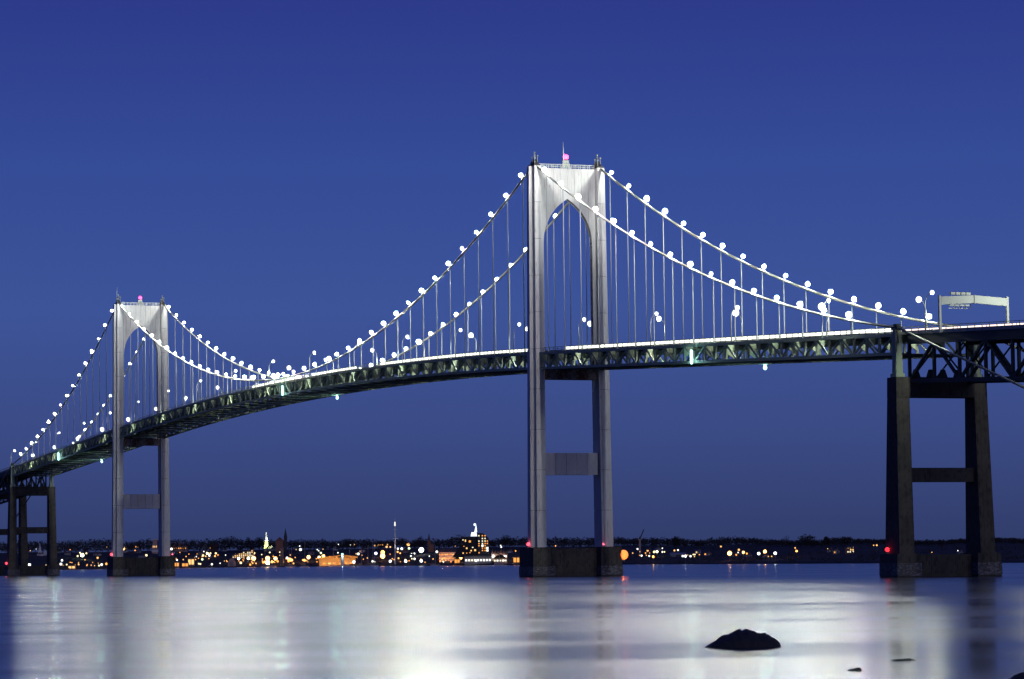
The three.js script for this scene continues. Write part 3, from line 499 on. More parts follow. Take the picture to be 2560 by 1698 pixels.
{ // floodlit white steeple
  const s = site('church', 655, 690, 1378, 1331, 'church with a brightly floodlit white and green tiered steeple', 'church'), { o } = s, cx = s.x(665.8);
  mesh('nave', box(s.x(668), s.w / 2, -1, s.y(1372), -7, 5), wallMats.grey, o); mesh('roof', gable(s.x(690) - s.x(668), s.y(1372), s.y(1365), 12).translate(s.x(679), 0, -1), roofMats[0], o);
  const gold = std(RGB(0.62, 0.62, 0.3)), wht = std(RGB(0.75, 0.75, 0.72)), st = (a, b, r0, r1, m, n) => mesh(n, new THREE.CylinderGeometry(r1, r0, s.y(b) - s.y(a), 8).translate(cx, (s.y(a) + s.y(b)) / 2, 0), m, o);
  st(1386, 1367.5, 3.6, 3.5, gold, 'tower_base'); st(1367.5, 1358, 3.4, 2.8, gold, 'lower_stage'); st(1358, 1351.5, 2.5, 2.4, gold, 'belfry'); st(1352, 1350, 2.9, 2.9, wht, 'cornice'); st(1350, 1345, 2.0, 1.7, wht, 'lantern'); st(1345, 1335, 1.7, 0.4, wht, 'spire'); mesh('finial', new THREE.SphereGeometry(0.8, 10, 8).translate(cx, s.y(1333), 0), glow(1.5, 1.5, 1.3), o).name = 'glowing_finial';  // the finial is no lamp, it is given a glow of its own
  for (const [dx, y, cd, c] of [[-9, 1376, 2600, [0.95, 1, 0.45]], [9, 1374, 2600, [0.95, 1, 0.45]], [3, 1352, 700, [1, 1, 0.9]]]) { const l = new THREE.SpotLight(RGB(...c), cd, 0, 0.7, 0.5); l.position.set(cx + dx * (y < 1360 ? 1.5 : 1), s.y(y), 12); l.target.position.set(cx, s.y(1349), 0); l.castShadow = true; l.shadow.radius = 20; o.add(l, l.target); mesh('floodlight', box(l.position.x - 0.3, l.position.x + 0.3, l.position.y - 0.7, l.position.y - 0.3, 12.3, 12.8), roofMats[0], o); }
}
{ // dark church spire on the ridge
  const s = site('church', 688, 719, 1362, 1320, 'reddish brick church with a tall dark spire on the ridge', 'church', undefined, 470), { o } = s, cx = s.x(713.7);
  mesh('nave', box(s.x(690), s.x(708), -1, s.y(1352), -8, 4), std(RGB(0.3, 0.13, 0.08)), o); mesh('roof', gable(s.x(708) - s.x(690), s.y(1352), s.y(1343), 12).translate(s.x(699), 0, -2), std(RGB(0.2, 0.09, 0.07)), o);
  mesh('tower_shaft', box(cx - 2.2, cx + 2.2, -1, s.y(1345), -2.2, 2.2), wallMats.dark, o); mesh('spire', new THREE.ConeGeometry(2.6, s.y(1319.5) - s.y(1345), 8).translate(cx, (s.y(1319.5) + s.y(1345)) / 2, 0), wallMats.dark, o);
}
{ const s = site('church', 1069, 1084, 1375, 1332, 'dark slim spire behind the pink lit long building', 'church', undefined, 460), { o } = s, cx = s.x(1072.7); mesh('nave', box(s.x(1073), s.w / 2, -1, s.y(1362), -5, 4), wallMats.brick, o); mesh('roof', gable(s.w / 2, s.y(1362), s.y(1356), 9).translate(s.w / 4, 0, -1), roofMats[0], o); mesh('tower_shaft', box(cx - 1.8, cx + 1.8, -1, s.y(1352), -1.8, 1.8), wallMats.brick, o); mesh('spire', new THREE.ConeGeometry(2.0, s.y(1332) - s.y(1352), 6).translate(cx, (s.y(1332) + s.y(1352)) / 2, 0), wallMats.dark, o); }
{ const s = site('warehouse', 701, 708.5, 1402, 1371, 'tall narrow orange lit building on the quay right of the steeple', 'building', undefined, 24), { o, w, h } = s; mesh('wall', box(-w / 2, w / 2, -1, h, -3, 3), wallMats.tan, o); mesh('parapet', box(-w / 2 - 0.2, w / 2 + 0.2, h, h + 0.5, -3.2, 3.2), wallMats.brick, o); panes(o, [2, 5, 8, 11].map((y) => [0, Math.min(y, h - 1), 1.2, 1.2, darkPane]), 3); }
{ // marina hall with an orange lit canopy
  const s = site('marina_hall', 796, 894, 1407, 1388, 'long orange lit marina hall with a low gabled canopy', 'hall', undefined, 22), { o, w } = s, e = s.y(1393), t = s.y(1387), l = s.y(1407);
  mesh('wall', box(-w / 2 + 1, w / 2 - 3, -1, e - 0.5, -9, -1), wallMats.tan, o);
  mesh('canopy', [beam([-w / 2, e - 1.6, 2], [0.1 * w, t - 1, 2], 8, 1.5), beam([0.1 * w, t - 1, 2], [w / 2, e - 0.6, 2], 8, 2.2)], std(RGB(0.62, 0.36, 0.12)), o);
  for (let i = 0; i < 6; i++) mesh('post', box(-w / 2 + 3 + i * (w - 6) / 5 - 0.2, -w / 2 + 3 + i * (w - 6) / 5 + 0.2, -1, e - 1.2, 5, 5.4), wallMats.grey, o);
  for (const k of [-0.38, -0.13, 0.12, 0.37]) { mesh('hall_lamp', new THREE.SphereGeometry(0.24, 10, 8).translate(k * w, 1.6, 10), glow(1.6, 0.8, 0.25), o); const l = new THREE.PointLight(RGB(1, 0.52, 0.14), 420); l.position.set(k * w, 1.6, 10); l.castShadow = true; l.shadow.radius = 10; o.add(l); }
  panes(o, [-0.35, -0.22, -0.1, 0.06, 0.2, 0.33].map((k) => [k * w, 2.1, 3.2, 1.8, rnd() < 0.7 ? orangePane : warmPane]), -1);
}
{ // small harbour lighthouse on its breakwater
  const s = site('lighthouse', 832, 880, 1410, 1386, 'small white harbour lighthouse with a blue green light on a breakwater', 'lighthouse', undefined, -40), { o } = s;
  mesh('breakwater', box(-s.w / 2, s.w / 2, -1.5, 1.4, -3, 2), std(RGB(0.3, 0.32, 0.38)), o); const h = s.y(1388);
  mesh('tower_shaft', new THREE.CylinderGeometry(1.5, 2.2, h - 1.4, 12).translate(0, (h + 1.4) / 2, 0), wallMats.white, o); mesh('gallery', new THREE.CylinderGeometry(2.0, 2.0, 0.3, 12).translate(0, h, 0), roofMats[0], o); mesh('lantern_lamp', new THREE.CylinderGeometry(1.3, 1.3, 1.9, 12).translate(0, h + 1.1, 0), glow(1.0, 2.2, 2.0), o); mesh('dome', new THREE.SphereGeometry(1.4, 10, 6, 0, 6.3, 0, 1.57).translate(0, h + 2.05, 0), roofMats[0], o);
  const l = new THREE.PointLight(RGB(0.6, 0.9, 1), 120); l.position.set(0, h - 1, 4); l.shadow.radius = 30; l.castShadow = true; o.add(l);
}
{ // tall floodlit mast
  const s = site('mast', 986, 990, 1398, 1292, 'very tall slender white lit mast rising from the waterfront', 'mast', undefined, 30), { o } = s, c = std(RGB(0.75, 0.7, 0.66));
  mesh('lower_mast', new THREE.CylinderGeometry(0.55, 0.9, s.y(1348), 8).translate(0, s.y(1348) / 2, 0), c, o); const seg = (a, b, r0, r1, n, m = c) => mesh(n, new THREE.CylinderGeometry(r1, r0, s.y(b) - s.y(a), 8).translate(0, (s.y(a) + s.y(b)) / 2, 0), m, o);
  seg(1348, 1315, 0.5, 0.45, 'upper_mast'); seg(1315, 1305, 0.95, 0.7, 'glowing_mast', glow(1.2, 1.15, 1.0)); seg(1305, 1293, 0.6, 0.08, 'tip'); mesh('spreader', [box(-3, 3, s.y(1347), s.y(1347) + 0.25, -0.15, 0.15), box(-2.4, 2.4, s.y(1325), s.y(1325) + 0.2, -0.15, 0.15)], c, o);  // the bright stretch of the mast glows, floodlight put into its colour
  for (const dx of [-5, 5]) { const l = new THREE.SpotLight(RGB(1, 0.92, 0.85), 1400, 0, 0.3, 0.6); l.position.set(dx, 2, 9); l.target.position.set(0, s.y(1330), 0); l.castShadow = true; l.shadow.radius = 10; o.add(l, l.target); mesh('floodlight', box(dx - 0.4, dx + 0.4, 0.6, 1.4, 9.4, 9.8), roofMats[0], o); }
}
{ const s = site('terrace', 1098, 1140, 1388, 1372, 'long pink lit building left of the island hotel', 'building', undefined, 190), { o, w, h } = s; mesh('wall', box(-w / 2, w / 2, -1, h * 0.75, -5, 5), wallMats.pink, o); mesh('roof', metric(gable(10, h * 0.75, h, w).rotateY(Math.PI / 2)), roofMats[1], o); const li = []; for (let i = 0; i < 11; i++) for (const v of [0.25, 0.55]) li.push([-w / 2 + (i + 0.5) * w / 11, h * v, 1.2, 1.3, rnd() < 0.5 ? orangePane : warmPane]); panes(o, li, 5); for (const k of [-0.35, 0, 0.35]) { const l = new THREE.PointLight(RGB(1, 0.5, 0.25), 130); l.position.set(k * w, 3, 12); l.shadow.radius = 30; l.castShadow = true; o.add(l); mesh('yard_lamp', new THREE.SphereGeometry(0.24, 8, 6).translate(k * w, 3, 12), glow(1.2, 0.6, 0.2), o); } }
{ // hotel on the island: a dark sloping block and a taller wing with a grid of windows, a lit white mast on the roof
  const s = site('island_hotel', 1130, 1224, 1392, 1334, 'dark island hotel with sloping side, window grid and white lit roof mast', 'hotel', undefined, 45), { o, w } = s, Y = s.y, X = s.x;
  const sh = new THREE.Shape(); [[1130, 1394], [1196, 1394], [1196, 1343], [1153, 1343], [1152, 1362]].forEach(([a, b], i) => (i ? sh.lineTo(X(a), Y(b)) : sh.moveTo(X(a), Y(b)))); sh.closePath(); mesh('sloping_block', metric(new THREE.ExtrudeGeometry(sh, { depth: 16, bevelEnabled: false }).translate(0, 0, -16)), wallMats.pitch, o);
  const s2 = new THREE.Shape(); [[1194, 1396], [1222, 1396], [1222, 1346], [1209, 1334], [1194, 1333]].forEach(([a, b], i) => (i ? s2.lineTo(X(a), Y(b)) : s2.moveTo(X(a), Y(b)))); s2.closePath(); mesh('window_wing', metric(new THREE.ExtrudeGeometry(s2, { depth: 15, bevelEnabled: false }).translate(0, 0, -13)), wallMats.dark, o);
  mesh('roof_line', beam([X(1152), Y(1343) + 0.3, -8], [X(1197), Y(1343) + 0.3, -8], 16.5, 0.6), wallMats.grey, o);
  panes(o, [[1158, 1350, 1.1, 1.1, paleePane], [1164, 1352, 1.2, 2.4, warmPane], [1175, 1354, 2.2, 2.2, orangePane], [1167, 1371, 1.6, 1.6, warmPane], [1178, 1377, 1.4, 1.4, warmPane], [1182, 1369, 1.6, 1.0, paleePane], [1188, 1376, 1.9, 1.9, warmPane], [1158, 1383, 1.3, 1.3, warmPane], [1167, 1383, 1, 1, orangePane], [1175, 1382, 1, 1, orangePane], [1155, 1360, 0.9, 0.9, darkPane], [1160, 1366, 0.9, 0.9, orangePane]].map(([a, b, ...r]) => [X(a), Y(b), ...r]), 0);
  const li = [], bright = { '1_1': 1, '1_2': 1, '1_3': 1, '2_1': 1, '2_2': 1, '1_4': 2, '0_2': 1, '3_5': 2, '3_6': 2, '0_0': 1 }; [1197.7, 1206.4, 1213.1, 1218.6].forEach((a, i) => [1340, 1347, 1353.5, 1359.5, 1365, 1371, 1377, 1382.5].forEach((b, k) => { if (i === 3 && k < 2) return; const q = bright[i + '_' + k]; li.push([X(a), Y(b), q === 2 ? 2.2 : 1.3, q === 2 ? 2.2 : 1.3, q === 2 ? whitePane : q ? paleePane : rnd() < 0.6 ? orangePane : darkPane]); })); panes(o, li, 2);
  const wm = glow(1.3, 1.45, 1.6);
  mesh('glowing_roof_bowl', hexa(Y(1341), [X(1177), X(1193), -9, -5], Y(1331), [X(1179), X(1191), -8.5, -5.5]), wm, o); mesh('glowing_mast', hexa(Y(1331), [X(1186), X(1193), -8, -6], Y(1314), [X(1190), X(1191.6), -7.4, -6.6]), wm, o); mesh('glowing_mast_ball', new THREE.SphereGeometry(1.45, 14, 10).translate(X(1187.6), Y(1311.8), -7), wm, o);  // floodlit roof mast, bowl and ball: the floodlight is put into their glow
}
{ const s = site('arcade', 1162, 1228, 1402, 1390, 'brightly lit white arcade at the foot of the island hotel', 'building', undefined, 30), { o, w, h } = s; mesh('wall', box(-w / 2, w / 2, -1, h, -4, 2), wallMats.cream, o); mesh('roof', box(-w / 2 - 0.6, w / 2 + 0.6, h, h + 0.4, -4.5, 4.5), roofMats[0], o); const li = []; for (let i = 0; i < 9; i++) li.push([-w / 2 + (i + 0.5) * w / 9, h * 0.45, 2.0, 2.2, rnd() < 0.65 ? whitePane : paleePane]); panes(o, li, 2); for (let i = 0; i < 10; i++) mesh('column', box(-w / 2 + i * w / 9 - 0.15, -w / 2 + i * w / 9 + 0.15, -1, h, 4, 4.3), wallMats.white, o); }
{ const s = site('pavilion', 1233, 1268, 1402, 1388, 'lit pavilion with dark sloping roof right of the hotel arcade', 'building', undefined, 28), { o, w, h } = s; mesh('wall', box(-w / 2 + 1, w / 2, -1, h * 0.7, -4, 2), wallMats.cream, o); mesh('roof', gable(w, h * 0.7, h * 1.1, 8), wallMats.pitch, o); const li = []; for (let i = 0; i < 5; i++) li.push([-w / 2 + (i + 0.6) * w / 5.2, h * 0.35, 1.8, 1.8, i % 2 ? whitePane : paleePane]); panes(o, li, 2); }
{ const s = site('row_houses', 1228, 1269, 1385, 1373, 'row of small pink lit houses with stepped roofs right of the hotel', 'houses', undefined, 200), { o, w, h } = s; for (let i = 0; i < 6; i++) { const x = -w / 2 + (i + 0.5) * w / 6; mesh('wall', box(x - w / 12 + 0.05, x + w / 12 - 0.05, -1, h * (0.62 - 0.04 * (i % 3)), -4, 4), i % 2 ? wallMats.pink : wallMats.cream, o); mesh('roof', gable(w / 6, h * (0.62 - 0.04 * (i % 3)), h * (0.95 - 0.05 * (i % 3)), 8, 0.1).translate(x, 0, 0), roofMats[1], o); panes(o, [[x, h * 0.3, 1.3, 1.4, rnd() < 0.5 ? warmPane : orangePane]], 4); } const l = new THREE.PointLight(RGB(1, 0.6, 0.4), 160); l.position.set(0, 3, 14); l.shadow.radius = 30; l.castShadow = true; o.add(l); }
for (const [a, b, y0, y1, t, m, lab] of [[1283, 1299, 1403, 1387, 20, orangePane, 'shed with an orange lit front left of the tall tower plinth'], [434, 448, 1414, 1402, 16, orangePane, 'low orange lit quay shed beside the small tower plinth'], [455, 471, 1412, 1404, 16, orangePane, 'second low orange lit quay shed right of the small tower plinth'], [470, 486, 1400, 1390, 90, warmPane, 'building with one wide yellow lit front above the quay sheds'], [1136, 1150, 1405, 1393, 22, orangePane, 'orange lit wall at the left foot of the island hotel'], [171, 189, 1424, 1412, 12, warmPane, 'glowing yellow waterside stand right of the far left pier']]) { const s = site('shed', a, b, y0, y1, lab, 'shed', undefined, t), { o, w, h } = s; mesh('wall', box(-w / 2, w / 2, -1, h * 0.8, -4, 3), wallMats.tan, o); mesh('roof', gable(w, h * 0.8, h, 7), roofMats[0], o); panes(o, [[-w * 0.25, h * 0.4, w * 0.38, h * 0.5, m], [w * 0.25, h * 0.4, w * 0.38, h * 0.5, m]], 3); }
{ const s = site('boat_house', 570, 589, 1414, 1396, 'round roofed pinkish boat house on the shore left of the hotel', 'boat house', undefined, 16), { o, w, h } = s; mesh('barrel_shell', metric(new THREE.CylinderGeometry(w / 2, w / 2, 10, 18, 1, false, -Math.PI / 2, Math.PI).rotateX(-Math.PI / 2).scale(1, h / (w / 2), 1)), wallMats.pink, o); mesh('door', box(-w * 0.25, w * 0.25, 0, h * 0.6, 5.0, 5.1), wallMats.grey, o); }
{ const s = site('shed', 1676, 1714, 1391, 1382, 'long pale roofed shed right of the harbour crane', 'shed'), { o, w, h } = s; mesh('wall', box(-w / 2, w / 2, -1, h * 0.6, -5, 5), wallMats.grey, o); mesh('roof', metric(gable(10, h * 0.6, h, w).rotateY(Math.PI / 2)), std(RGB(0.3, 0.3, 0.36)), o); mesh('door', box(-2, 2, -0.5, h * 0.45, 5, 5.1), darkPane, o); }
{ const s = site('house', 2113, 2134, 1384, 1365, 'dark house with a cluster of small orange windows left of the nearest pier', 'house'), { o, w, h } = s; mesh('wall', box(-w / 2, w / 2, -1, h * 0.75, -4, 4), wallMats.brick, o); mesh('roof', gable(w, h * 0.75, h, 8), roofMats[0], o); panes(o, [[2119.5, 1369.5], [2125, 1369.5], [2132, 1369.5], [2126, 1375], [2131.5, 1375], [2119, 1380], [2124.5, 1380], [2132, 1379.5]].map(([a, b], i) => [s.x(a), s.y(b), i === 2 ? 0.5 : 0.95, 0.95, i > 4 ? paleePane : warmPane]), 4); }
{ // harbour crane
  const s = site('crane', 1596, 1612, 1366, 1323, 'dark harbour crane with raised jib right of the tall tower', 'crane', undefined, 300), { o } = s, b = s.y(1348);
  mesh('tower_base', [box(s.x(1597.5), s.x(1602), -1, b, -1.2, 1.2), box(s.x(1596), s.x(1603.5), b - 1.2, b, -1.6, 1.6)], wallMats.pink, o); mesh('jib', [beam([s.x(1599), b, 0.5], [s.x(1610), s.y(1324), 0.3], 0.35, 0.7), beam([s.x(1600.6), b, -0.5], [s.x(1610.6), s.y(1324), -0.3], 0.35, 0.7)], wallMats.dark, o); mesh('cab', box(s.x(1598), s.x(1602), b, b + 2.2, -1.1, 1.1), wallMats.dark, o);
}
// small unlit and dimly lit houses on the slope
const segs = [[-200, 38, 'left of the far left pier'], [38, 122, 'between the far left pier legs'], [122, 275, 'between the far left pier and small tower'], [275, 425, 'behind the small tower legs'], [425, 666, 'between the small tower and lit steeple'], [666, 988, 'between the lit steeple and tall mast'], [988, 1186, 'between the tall mast and hotel mast'], [1186, 1325, 'between the hotel mast and tall tower'], [1325, 1560, 'behind the tall tower legs'], [1560, 1800, 'right of the tall tower plinth'], [1800, 2230, 'nearest left of the right hand pier'], [2230, 2700, 'behind the right hand pier']];
const segOf = (px) => segs.find((s) => px >= s[0] && px < s[1]);
{
  const spots = [[50, 1372], [62, 1409], [146, 1378], [168, 1384], [215, 1378], [243, 1385], [310, 1370], [345, 1378], [355, 1393], [430, 1380], [500, 1384], [520, 1390], [560, 1373], [600, 1371], [630, 1371], [745, 1373], [778, 1384], [812, 1372], [838, 1365], [905, 1378], [912, 1366], [1030, 1390], [1015, 1378], [1275, 1378], [1380, 1383], [1450, 1382], [1622, 1376], [1645, 1372], [1745, 1380], [1770, 1385], [1835, 1388], [1850, 1386], [1870, 1388], [1915, 1392], [2075, 1376], [2090, 1380], [2260, 1385], [2400, 1383]].sort((a, b) => a[0] - b[0]), seen = {};
  for (const [px, py] of spots) { const sg = segOf(px), k = (seen[sg[2]] = (seen[sg[2]] || 0) + 1), lit = rnd() < 0.35; const wall = [wallMats.grey, wallMats.cream, wallMats.white, wallMats.grey][Math.floor(rnd() * 4)]; house(px, py + 4, rr(10, 16), py - rr(3, 6), wall, lit ? [rnd() < 0.5 ? warmPane : orangePane] : [], `${lit ? 'lit' : 'unlit'} ${wall === wallMats.grey ? 'grey' : 'pale'} gabled house, ${ordinal(k)} from left ${sg[2]}`, 'small houses on the far shore'); }
}
// sailing boats at the quay
{
  const boats = [[661, 1372], [679, 1374], [722, 1372], [728, 1370], [761, 1353], [832, 1376], [873, 1375], [902, 1372], [919, 1366], [931, 1355], [935, 1365], [1087, 1365], [1248, 1384]]; let n = 0;
  for (const [px, py] of boats) { const s = site('sailing_boat', px - 7, px + 7, 1409, py, `moored sailing boat with a bare mast, ${ordinal(++n)} boat from the left along the town quay`, 'sailing boat', 'sailing boats along the quay', -14 - (n % 3) * 5), { o, h } = s; o.position.y = 0; o.rotation.y = rr(-0.5, 0.5);
    mesh('hull', [hexa(-0.4, [-4.5, 4.2, -1, 1], 1.1, [-5.2, 5.6, -1.6, 1.6])], wallMats.white, o); mesh('cabin', hexa(1.1, [-2.5, 1.8, -1, 1], 1.9, [-2.2, 1.4, -0.8, 0.8]), wallMats.grey, o); mesh('mast', new THREE.CylinderGeometry(0.16, 0.22, h + ground(px, s.D) - 1 + 1, 6).translate(0.6, h / 2 + 0.6, 0), wallMats.cream, o); mesh('boom', beam([0.6, 2.6, 0], [-4, 2.7, 0], 0.25, 0.3), wallMats.cream, o); }
}
// lamps of the town: [column, row, radius in pixels, colour, light given off]
{
  const C = { w: [2.0, 2.05, 1.9, 'white'], y: [2.0, 1.6, 0.8, 'yellow'], a: [1.75, 0.85, 0.24, 'warm'], o: [2.2, 0.8, 0.14, 'orange'], g: [1.6, 2.1, 1.1, 'greenish'], b: [1.5, 1.6, 2.3, 'bluish'], r: [2, 0.2, 0.35, 'red'] };
  const L = [], add = (x0, y0, k, list) => { for (const [a, b, r, c, cd] of list) L.push([x0 + a * k, y0 + b * k, r, c, cd]); };
  add(0, 1300, 0.1819, [[355, 432, 3, 'a', 20], [495, 402, 1.6, 'w'], [213, 522, 2, 'o'], [298, 630, 3.6, 'a', 30], [402, 620, 3.6, 'w', 30], [372, 635, 2, 'y'], [630, 627, 2, 'y'], [415, 424, 1.2, 'a'], [850, 557, 2.8, 'w'], [835, 608, 3.3, 'w'], [915, 615, 2, 'y'], [1078, 612, 2.2, 'a'], [1065, 498, 2.4, 'y'], [1098, 452, 2, 'y'], [1128, 485, 5, 'g', 120], [1185, 460, 2.2, 'y'], [960, 412, 1.6, 'o'], [1340, 522, 2.7, 'a'], [1252, 623, 1.5, 'a'], [1298, 630, 1.3, 'a'], [1360, 628, 2.4, 'y'], [1395, 615, 3.2, 'w'], [1460, 605, 3, 'o'], [1698, 398, 3.6, 'a', 30], [1868, 370, 2, 'o'], [1855, 420, 1.6, 'o'], [1462, 375, 1.3, 'a'], [2010, 487, 3, 'y'], [2355, 400, 3.2, 'w'], [1890, 372, 1, 'a']]);
  add(400, 1300, 0.1523, [[188, 477, 3, 'w', 15], [880, 370, 2.4, 'o', 40], [278, 662, 2.3, 'w'], [480, 672, 2.1, 'w'], [595, 603, 1.5, 'w'], [705, 585, 2.8, 'y'], [718, 520, 1.6, 'w'], [748, 598, 2, 'a'], [775, 552, 3.2, 'y', 25], [825, 550, 2.4, 'y'], [808, 585, 2.8, 'w'], [915, 550, 2.6, 'y'], [902, 595, 2.5, 'a'], [692, 648, 2.9, 'g'], [635, 720, 2.2, 'y'], [662, 725, 2.2, 'y'], [850, 730, 2.6, 'w'], [985, 712, 1.5, 'w'], [1075, 578, 1.4, 'w'], [1290, 635, 3.4, 'w', 25], [1450, 632, 3.8, 'w', 30], [1535, 632, 6, 'a', 240], [1765, 632, 6, 'a', 320], [1765, 700, 6, 'y', 320], [1895, 635, 5, 'a', 220], [1325, 705, 3.2, 'y'], [1520, 712, 2, 'a'], [1575, 715, 2, 'a'], [1800, 535, 2, 'y'], [1965, 530, 1.7, 'y'], [1860, 600, 1.8, 'o'], [1720, 690, 3, 'o', 60], [1690, 700, 2.6, 'o'], [1840, 690, 3.2, 'o', 60], [1930, 680, 2.8, 'o'], [1480, 735, 2.6, 'o'], [2085, 625, 3.2, 'w'], [2125, 655, 5, 'o', 200], [2160, 660, 3.4, 'o', 80], [2110, 680, 3, 'o'], [2020, 690, 2.4, 'a'], [2190, 715, 2.2, 'a'], [2305, 488, 3.6, 'w'], [2292, 430, 1.7, 'w'], [1548, 545, 2.2, 'y'], [1510, 510, 1.8, 'y'], [1668, 570, 1.6, 'y'], [2345, 660, 2.4, 'a']]);
  add(700, 1280, 0.1523, [[320, 560, 1.6, 'w'], [468, 745, 5, 'a', 160], [400, 795, 3, 'o', 60], [425, 800, 2, 'a'], [640, 745, 3.4, 'y', 30], [712, 728, 4.2, 'a', 90], [670, 675, 2.7, 'g'], [635, 640, 1.6, 'w'], [612, 620, 1.6, 'w'], [760, 828, 2.4, 'w'], [800, 822, 2, 'o', 60], [950, 775, 2.2, 'a', 40], [1110, 800, 1.7, 'o', 90], [1285, 690, 3.2, 'w'], [1210, 822, 3.4, 'w', 20], [1155, 540, 1.6, 'w'], [1218, 536, 2, 'a'], [960, 535, 1.7, 'w'], [950, 672, 1.7, 'w'], [1610, 545, 3, 'a'], [1640, 540, 1.7, 'a'], [1555, 555, 2, 'a'], [1685, 540, 1.8, 'o'], [1768, 540, 2.2, 'a'], [1750, 575, 2.8, 'a'], [1810, 577, 2.1, 'a'], [1573, 682, 3.6, 'b', 20], [1685, 665, 5.2, 'o', 160], [1685, 725, 6.4, 'a', 260], [1520, 812, 2.9, 'w'], [1555, 820, 1.4, 'w'], [1810, 810, 3.2, 'w', 15], [1935, 605, 2.6, 'w'], [1998, 605, 3.3, 'w'], [1930, 658, 2.7, 'a'], [1972, 678, 2.2, 'a'], [1890, 766, 2, 'a', 40], [1945, 762, 2.4, 'a'], [2062, 808, 3.6, 'w', 15], [2105, 535, 4, 'a', 30], [2118, 600, 3, 'g'], [2160, 690, 2.2, 'w'], [2205, 685, 2.4, 'w'], [2148, 725, 2, 'w'], [2165, 770, 1.7, 'y'], [2208, 772, 2.8, 'w'], [2320, 625, 6.6, 'w', 260], [2318, 805, 3.6, 'w', 20], [2312, 775, 1.7, 'a']]);
  add(1000, 1280, 0.1438, [[640, 695, 3.2, 'w'], [785, 735, 3.8, 'w', 20], [958, 597, 1.9, 'a'], [1050, 785, 6, 'a', 200], [1165, 790, 4, 'w', 30], [1250, 795, 4.4, 'w', 40], [1325, 790, 4.6, 'w', 40], [1365, 750, 3.2, 'w'], [1445, 780, 3.4, 'w', 20], [1510, 795, 4, 'w', 30], [1625, 775, 3.8, 'w', 30], [1685, 750, 2, 'y'], [1735, 785, 4.4, 'w', 30], [1825, 780, 3.9, 'w', 20], [1320, 850, 2.9, 'w'], [1995, 800, 4.6, 'a', 160], [735, 820, 2, 'a'], [755, 868, 1.8, 'w'], [700, 855, 2.1, 'o'], [1750, 585, 1.5, 'w'], [1760, 612, 2, 'w'], [510, 770, 1.6, 'w'], [575, 820, 1.7, 'a'], [2010, 680, 1.8, 'o'], [1465, 850, 1.5, 'w'], [1640, 848, 1.4, 'w'], [1805, 845, 2, 'w']]);
  add(1530, 1310, 0.1565, [[408, 402, 2.3, 'w'], [473, 508, 2.5, 'w'], [595, 513, 2.2, 'w'], [660, 527, 2.8, 'o', 40], [675, 448, 3.1, 'y'], [720, 445, 3.3, 'y', 15], [805, 390, 1.6, 'w'], [805, 448, 2.1, 'w'], [838, 448, 1.9, 'y'], [998, 425, 2.3, 'a'], [1055, 420, 2.2, 'w'], [1130, 515, 2.8, 'w'], [1175, 515, 3.1, 'w', 15], [1255, 517, 2.7, 'w'], [1300, 490, 1.8, 'y'], [1325, 490, 1.8, 'y'], [1490, 485, 1.9, 'o'], [1740, 362, 2.2, 'a'], [1880, 470, 6, 'a', 120], [2028, 415, 2.8, 'a'], [2100, 455, 3.6, 'a', 20], [2155, 475, 2.4, 'o'], [2345, 475, 3.6, 'w', 15], [2015, 458, 1.6, 'w'], [1985, 495, 2, 'o'], [575, 430, 1.8, 'o']]);
  add(1880, 1310, 0.1565, [[208, 442, 4.6, 'a', 40], [372, 470, 3.8, 'w', 15], [262, 520, 1.5, 'a'], [315, 520, 1.7, 'a'], [690, 385, 1.9, 'a'], [715, 435, 2.6, 'o', 15], [1945, 343, 1.5, 'a'], [1995, 342, 2.2, 'a'], [1210, 397, 1.1, 'a']]);
  add(0, 0, 1, [[1389, 1365, 1.6, 'o'], [2395, 1377, 1.4, 'w'], [2330, 1381, 1.2, 'a']]);
  for (const [n, a, b, y0, y1] of [[34, 560, 800, 1382, 1406], [16, 440, 560, 1378, 1400], [16, 810, 1000, 1374, 1400], [12, 140, 260, 1386, 1414], [8, 1000, 1130, 1384, 1406], [10, 1570, 1780, 1378, 1392]]) for (let i = 0; i < n; i++) L.push([rr(a, b), y0 + (y1 - y0) * (1 - rnd() * rnd()), rr(0.9, 1.7), rnd() < 0.5 ? 'o' : 'a']);
  L.sort((a, b) => a[0] - b[0]); const seen = {};
  for (const [px, py, r0, c, cd] of L) {
    const r = r0 * 0.93, low = r < 2.3, col = C[c], D = onLand(px, py, r * 0.5 + 3.2, 12), g = Math.max(0.2, ground(px, D)), [rx, ry] = ray(px, py), R = r * D / PXM, y = EYE + ry * D - g;
    const sg = segOf(px), k = (seen[sg[2]] = (seen[sg[2]] || 0) + 1), o = group('shore_lamp', scene); o.position.set(rx * D, g, -D);
    tag(o, `${r > 3.4 ? 'large' : low ? 'small' : 'round'} ${col[3]} shore light, ${ordinal(k)} from left ${sg[2]}`, 'lamp', 'lights of the town across the bay');
    mesh('pole', new THREE.CylinderGeometry(0.08, 0.12, Math.max(0.6, y + 0.5), 6).translate(0, Math.max(0.6, y + 0.5) / 2 - 0.5, -R * 0.5), M.rail, o);
    mesh('lamp_globe', new THREE.SphereGeometry(R, 12, 8).translate(0, y, 0), cd ? globeGlass(col[0] * 2.4, col[1] * 2.4, col[2] * 2.4) : glow(col[0] * 1.05, col[1] * 1.05, col[2] * 1.05), o);
    if (cd) { const l = new THREE.PointLight(RGB(Math.min(1, col[0]), col[1] / col[0], col[2] / col[0]), cd); l.position.set(0, y, 0); l.shadow.radius = 8; l.castShadow = true; l.name = 'globe_light'; o.add(l); }
  }
}
